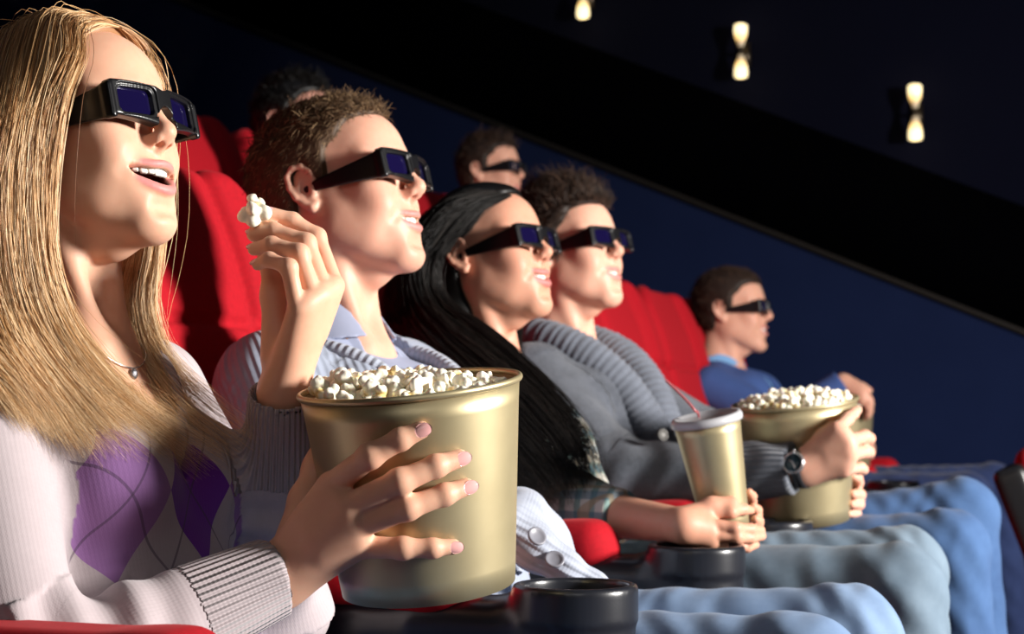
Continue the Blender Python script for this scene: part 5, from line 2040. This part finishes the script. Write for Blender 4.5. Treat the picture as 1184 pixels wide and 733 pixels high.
def armrest_meshes():
    out = {}
    F = Field((-1.12, -0.10, 0.28), (-0.45, 0.10, 0.72), 0.0032)
    cx_ = -0.555
    F.box((-0.84, 0, 0.545), (0.22, 0.034, 0.085), 0.02, None, 0.01)
    F.box((-0.66, 0, 0.56), (0.09, 0.042, 0.075), 0.02, None, 0.03)

    def cyl(r, z0, z1, rr):
        def fn(x, y, z):
            a = np.sqrt((x - cx_) ** 2 + y ** 2) - r + rr
            b = np.abs(z - (z0 + z1) / 2) - (z1 - z0) / 2 + rr
            return np.sqrt(np.maximum(a, 0) ** 2 + np.maximum(b, 0) ** 2) + np.minimum(np.maximum(a, b), 0) - rr
        return fn
    F.put(cyl(0.066, 0.49, 0.655, 0.012), (cx_ - 0.07, -0.07, 0.48), (cx_ + 0.07, 0.07, 0.66), None, 0.03)
    F.put(cyl(0.069, 0.618, 0.662, 0.006), (cx_ - 0.07, -0.07, 0.6), (cx_ + 0.07, 0.07, 0.67), None, 0.004)
    F.cap((-0.80, 0, 0.60), (-0.63, 0, 0.615), 0.034, 0.02, None, 0.03)
    F.put(cyl(0.058, 0.56, 0.75, 0.008), (cx_ - 0.07, -0.07, 0.55), (cx_ + 0.07, 0.07, 0.76), None, 0.004, 'sub')
    out['cup_holder_body'] = F.mesh(2), 'arm_black'
    F = Field((-1.14, -0.08, 0.58), (-0.62, 0.08, 0.74), 0.003)
    F.box((-0.89, 0, 0.660), (0.205, 0.046, 0.030), 0.026, None, 0.01)
    F.ell((-0.72, 0, 0.648), (0.05, 0.044, 0.034), None, 0.03)
    out['arm_pad'] = F.mesh(2), 'red'
    F = Field((-1.1, -0.06, -0.02), (-0.6, 0.06, 0.5), 0.006)
    F.box((-0.90, 0, 0.25), (0.10, 0.024, 0.25), 0.015, None, 0.02)
    F.box((-0.90, 0, 0.012), (0.15, 0.04, 0.012), 0.008, None, 0.02)
    out['support'] = F.mesh(1), 'arm_black'
    return out


ARM_ME = {}
for k_, ((V, Q), m_) in armrest_meshes().items():
    me = mesh_np('armrest_' + k_, V + np.array([0.9, 0, 0]), Q)
    me.materials.append(MT[m_])
    ARM_ME[k_] = me


def armrest(x, y, z, label, group):
    t = thing('armrest', label, 'armrest', (x - 0.9, y, z), 0, group)
    for k_, me in ARM_ME.items():
        o = bpy.data.objects.new(k_, me)
        COL.objects.link(o)
        o.parent = t
        if k_ == 'arm_pad':
            o['label'] = 'red padded arm top'
    return t


arms_ = ['armrest with a red pad along the bottom left corner of the photo', 'armrest with the empty cup holder right under the nearest gold tub', 'armrest with a red pad and black cup holder before the dark-haired woman',
         'armrest whose black cup holder shows just left of the young man\'s tub', 'armrest on the far side of the young man in charcoal', 'armrest between the first two empty seats',
         'armrest between the last two empty seats', 'armrest at the near side of the man in the blue sweater', 'armrest on the aisle side of the man in the blue sweater']
for k, lab in enumerate(arms_):
    armrest(0, SEAT_Y0 + PITCH_Y * (k - 0.5), -0.018 if k == 0 else 0, lab, 'armrests of the audience row')

# ---------------------------------------------------------------- room
WY = 6.6


def carpet(name, a, b, sc=220):
    t = NT(name)
    f = t.noise(sc, 4)
    g = t.noise(6, 3)
    t.l(t.mix(t.math('MULTIPLY', t.math('ADD', f, g), 0.5), a, b), t.b.inputs['Base Color'])
    t.set(Roughness=0.95, Specular_IOR_Level=0.1)
    t.bump(f, 0.4, 0.004)
    return t.m


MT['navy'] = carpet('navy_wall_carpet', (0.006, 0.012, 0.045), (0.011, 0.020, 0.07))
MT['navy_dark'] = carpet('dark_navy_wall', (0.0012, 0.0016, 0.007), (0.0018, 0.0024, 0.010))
MT['floor'] = carpet('dark_floor_carpet', (0.012, 0.013, 0.02), (0.02, 0.022, 0.032))
MT['black'] = mat('matt_black', (0.0008, 0.0008, 0.0012), 0.9, Specular_IOR_Level=0.0)
MT['ceil'] = mat('black_ceiling', (0.002, 0.002, 0.004), 0.95)


def slab(name, lo, hi, m, bevel=False):
    v, q = boxmesh(lo, hi)
    return struct(obj(name, v, q, m, smooth=False))


steps = []
for i in range(-4, 5):
    x0 = -1.12 + 1.0 * i
    steps.append(boxmesh((x0, -3.0, -3.0), (x0 + 1.0, WY, -0.43 * i)))
v, q = join(steps)
struct(obj('floor', v, q, MT['floor'], smooth=False))
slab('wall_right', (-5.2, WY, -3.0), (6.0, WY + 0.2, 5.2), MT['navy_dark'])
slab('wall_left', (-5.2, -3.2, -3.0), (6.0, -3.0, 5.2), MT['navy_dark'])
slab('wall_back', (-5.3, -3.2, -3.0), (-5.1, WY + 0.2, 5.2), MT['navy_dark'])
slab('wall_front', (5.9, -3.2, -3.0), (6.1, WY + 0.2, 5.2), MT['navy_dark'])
slab('ceiling', (-5.3, -3.2, 5.0), (6.1, WY + 0.2, 5.2), MT['ceil'])


def edge(x):
    return 1.14 + 0.432 * (-0.31 - x)


def sloped(name, x0, x1, zlo, zhi, y0, y1, m):
    v, q = boxmesh((0, 0, 0), (1, 1, 1))
    V = np.array([((x0, x1)[int(a)], (y0, y1)[int(b)], (zhi if c else zlo)((x0, x1)[int(a)])) for a, b, c in v])
    return struct(obj(name, V, q, m, smooth=False))


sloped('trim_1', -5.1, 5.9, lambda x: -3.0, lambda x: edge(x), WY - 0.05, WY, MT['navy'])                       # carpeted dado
sloped('trim_2', -5.1, 5.9, lambda x: edge(x), lambda x: edge(x) + 0.022, WY - 0.07, WY, mat('brown_rail', (0.012, 0.009, 0.007), 0.6))
sloped('trim_3', -5.1, 5.9, lambda x: edge(x) + 0.022, lambda x: edge(x) + 0.50, WY - 0.03, WY, MT['black'])


def glow():
    t = NT('lamp_glass')
    sp = t.n('SeparateXYZ')
    t.l(t.coord(), sp.inputs[0])
    z = t.math('ABSOLUTE', sp.outputs[2])
    f = t.n('MapRange')
    f.inputs[1].default_value, f.inputs[2].default_value = 0.03, 0.085
    t.l(z, f.inputs[0])
    t.l(t.ramp(f.outputs[0], [(0.0, (0.05, 0.022, 0.006)), (0.5, (0.9, 0.55, 0.16)), (0.85, (1.0, 0.82, 0.45))]), t.b.inputs['Emission Color'])
    t.set(Base_Color=(0.8, 0.7, 0.5), Roughness=0.3, Emission_Strength=1.6)
    return t.m


MT['glow'] = glow()
MT['brass'] = mat('dark_brass', (0.06, 0.045, 0.03), 0.35, 0.8)


def sconce(px, py, label):
    ray = at(px, py, 1.0) - CAM
    p = CAM + ray * ((WY - 0.10 - CAM[1]) / ray[1])
    t = thing('wall_sconce', label, 'wall lamp', tuple(p), 0, 'wall lamps on the side wall')
    for sg, nm in ((1, 'upper_shade'), (-1, 'lower_shade')):
        prof = [(0.0, 0.012), (0.011, 0.012), (0.014, 0.03), (0.021, 0.05), (0.026, 0.07), (0.0275, 0.09), (0.026, 0.105), (0.020, 0.109), (0, 0.109)]
        v, q = lathe([(r_, z_ * sg) for r_, z_ in prof], 32)
        if sg < 0:
            q = q[:, ::-1]
        obj(nm, v, q, MT['glow'], t, world=False)
    v, q = lathe([(0, -0.016), (0.012, -0.016), (0.0085, 0), (0.012, 0.016), (0, 0.016)], 24)
    obj('waist', v, q, MT['brass'], t, world=False)
    v, q = boxmesh((-0.02, 0.075, -0.05), (0.02, 0.100, 0.05))
    obj('back_plate', v, q, MT['brass'], t, smooth=False, world=False)
    v, q, _ = tubes(np.array([[(0, 0.0, 0), (0, 0.03, 0), (0, 0.06, 0), (0, 0.08, 0)]]), np.full((1, 4), 0.007), 10)
    obj('arm', v, q, MT['brass'], t, world=False)
    for z in (0.13, -0.13):
        l = bpy.data.lights.new('sconce_bulb', 'POINT')
        l.energy = 0.12
        l.color = (1, 0.75, 0.4)
        l.shadow_soft_size = 0.02
        o = bpy.data.objects.new('sconce_bulb', l)
        COL.objects.link(o)
        o.location = p + (0, 0, z)


sconce(674, -9, 'lit wall lamp farthest up the slope, cut off by the top edge')
sconce(856.5, 59, 'lit hourglass wall lamp, the middle one of the three')
sconce(1058, 130, 'lit hourglass wall lamp lowest on the right')
# ================================================================== camera, light, view
cam = bpy.data.cameras.new('camera')
cam.sensor_width = 36
cam.lens = 36 * FPX / 1184
cam.clip_end = 100
co = bpy.data.objects.new('camera', cam)
COL.objects.link(co)
co.location = CAM.tolist()
co.rotation_euler = (math.pi / 2 + PITCH, 0, YAW)
cam.dof.use_dof = True
cam.dof.focus_distance = 1.62
cam.dof.aperture_fstop = 7.5
SC.camera = co


def area(name, loc, target, size, power, col=(1, 1, 1), shape='RECTANGLE', size_y=None, spread=180):
    l = bpy.data.lights.new(name, 'AREA')
    l.shape = shape
    l.size = size
    if size_y:
        l.size_y = size_y
    l.energy = power
    l.color = col
    l.spread = R(spread)
    o = bpy.data.objects.new(name, l)
    COL.objects.link(o)
    o.location = loc
    d = Vector(target) - Vector(loc)
    o.rotation_euler = d.to_track_quat('-Z', 'Y').to_euler()
    return o


area('screen_light', (2.8, 2.25, 1.62), (-1.0, 2.4, 1.0), 0.6, KEY, (1.0, 0.96, 0.91), size_y=0.6)
area('camera_fill', (0.5, -1.2, 2.2), (-0.6, 2.2, 1.0), 1.6, FILL, (1.0, 0.98, 0.98), size_y=1.2)  # soft fill lamp added behind the camera to lift the shaded cheeks
area('wall_fill', (-1.8, 3.6, 4.9), (-2.6, 6.6, 1.6), 2.5, 16, (0.75, 0.82, 1.0), size_y=1.5)  # unseen lamp added near the ceiling to lighten the navy side wall evenly
w = bpy.data.worlds.new('house_dark')
SC.world = w
w.use_nodes = True
w.node_tree.nodes['Background'].inputs[0].default_value = (0.25, 0.3, 0.6, 1)
w.node_tree.nodes['Background'].inputs[1].default_value = 0.012
SC.view_settings.view_transform = 'Standard'
SC.view_settings.look = 'None'
SC.view_settings.exposure = 0
SC.view_settings.gamma = 1
SC.view_settings.use_curve_mapping = False
SC.cycles.use_denoising = True
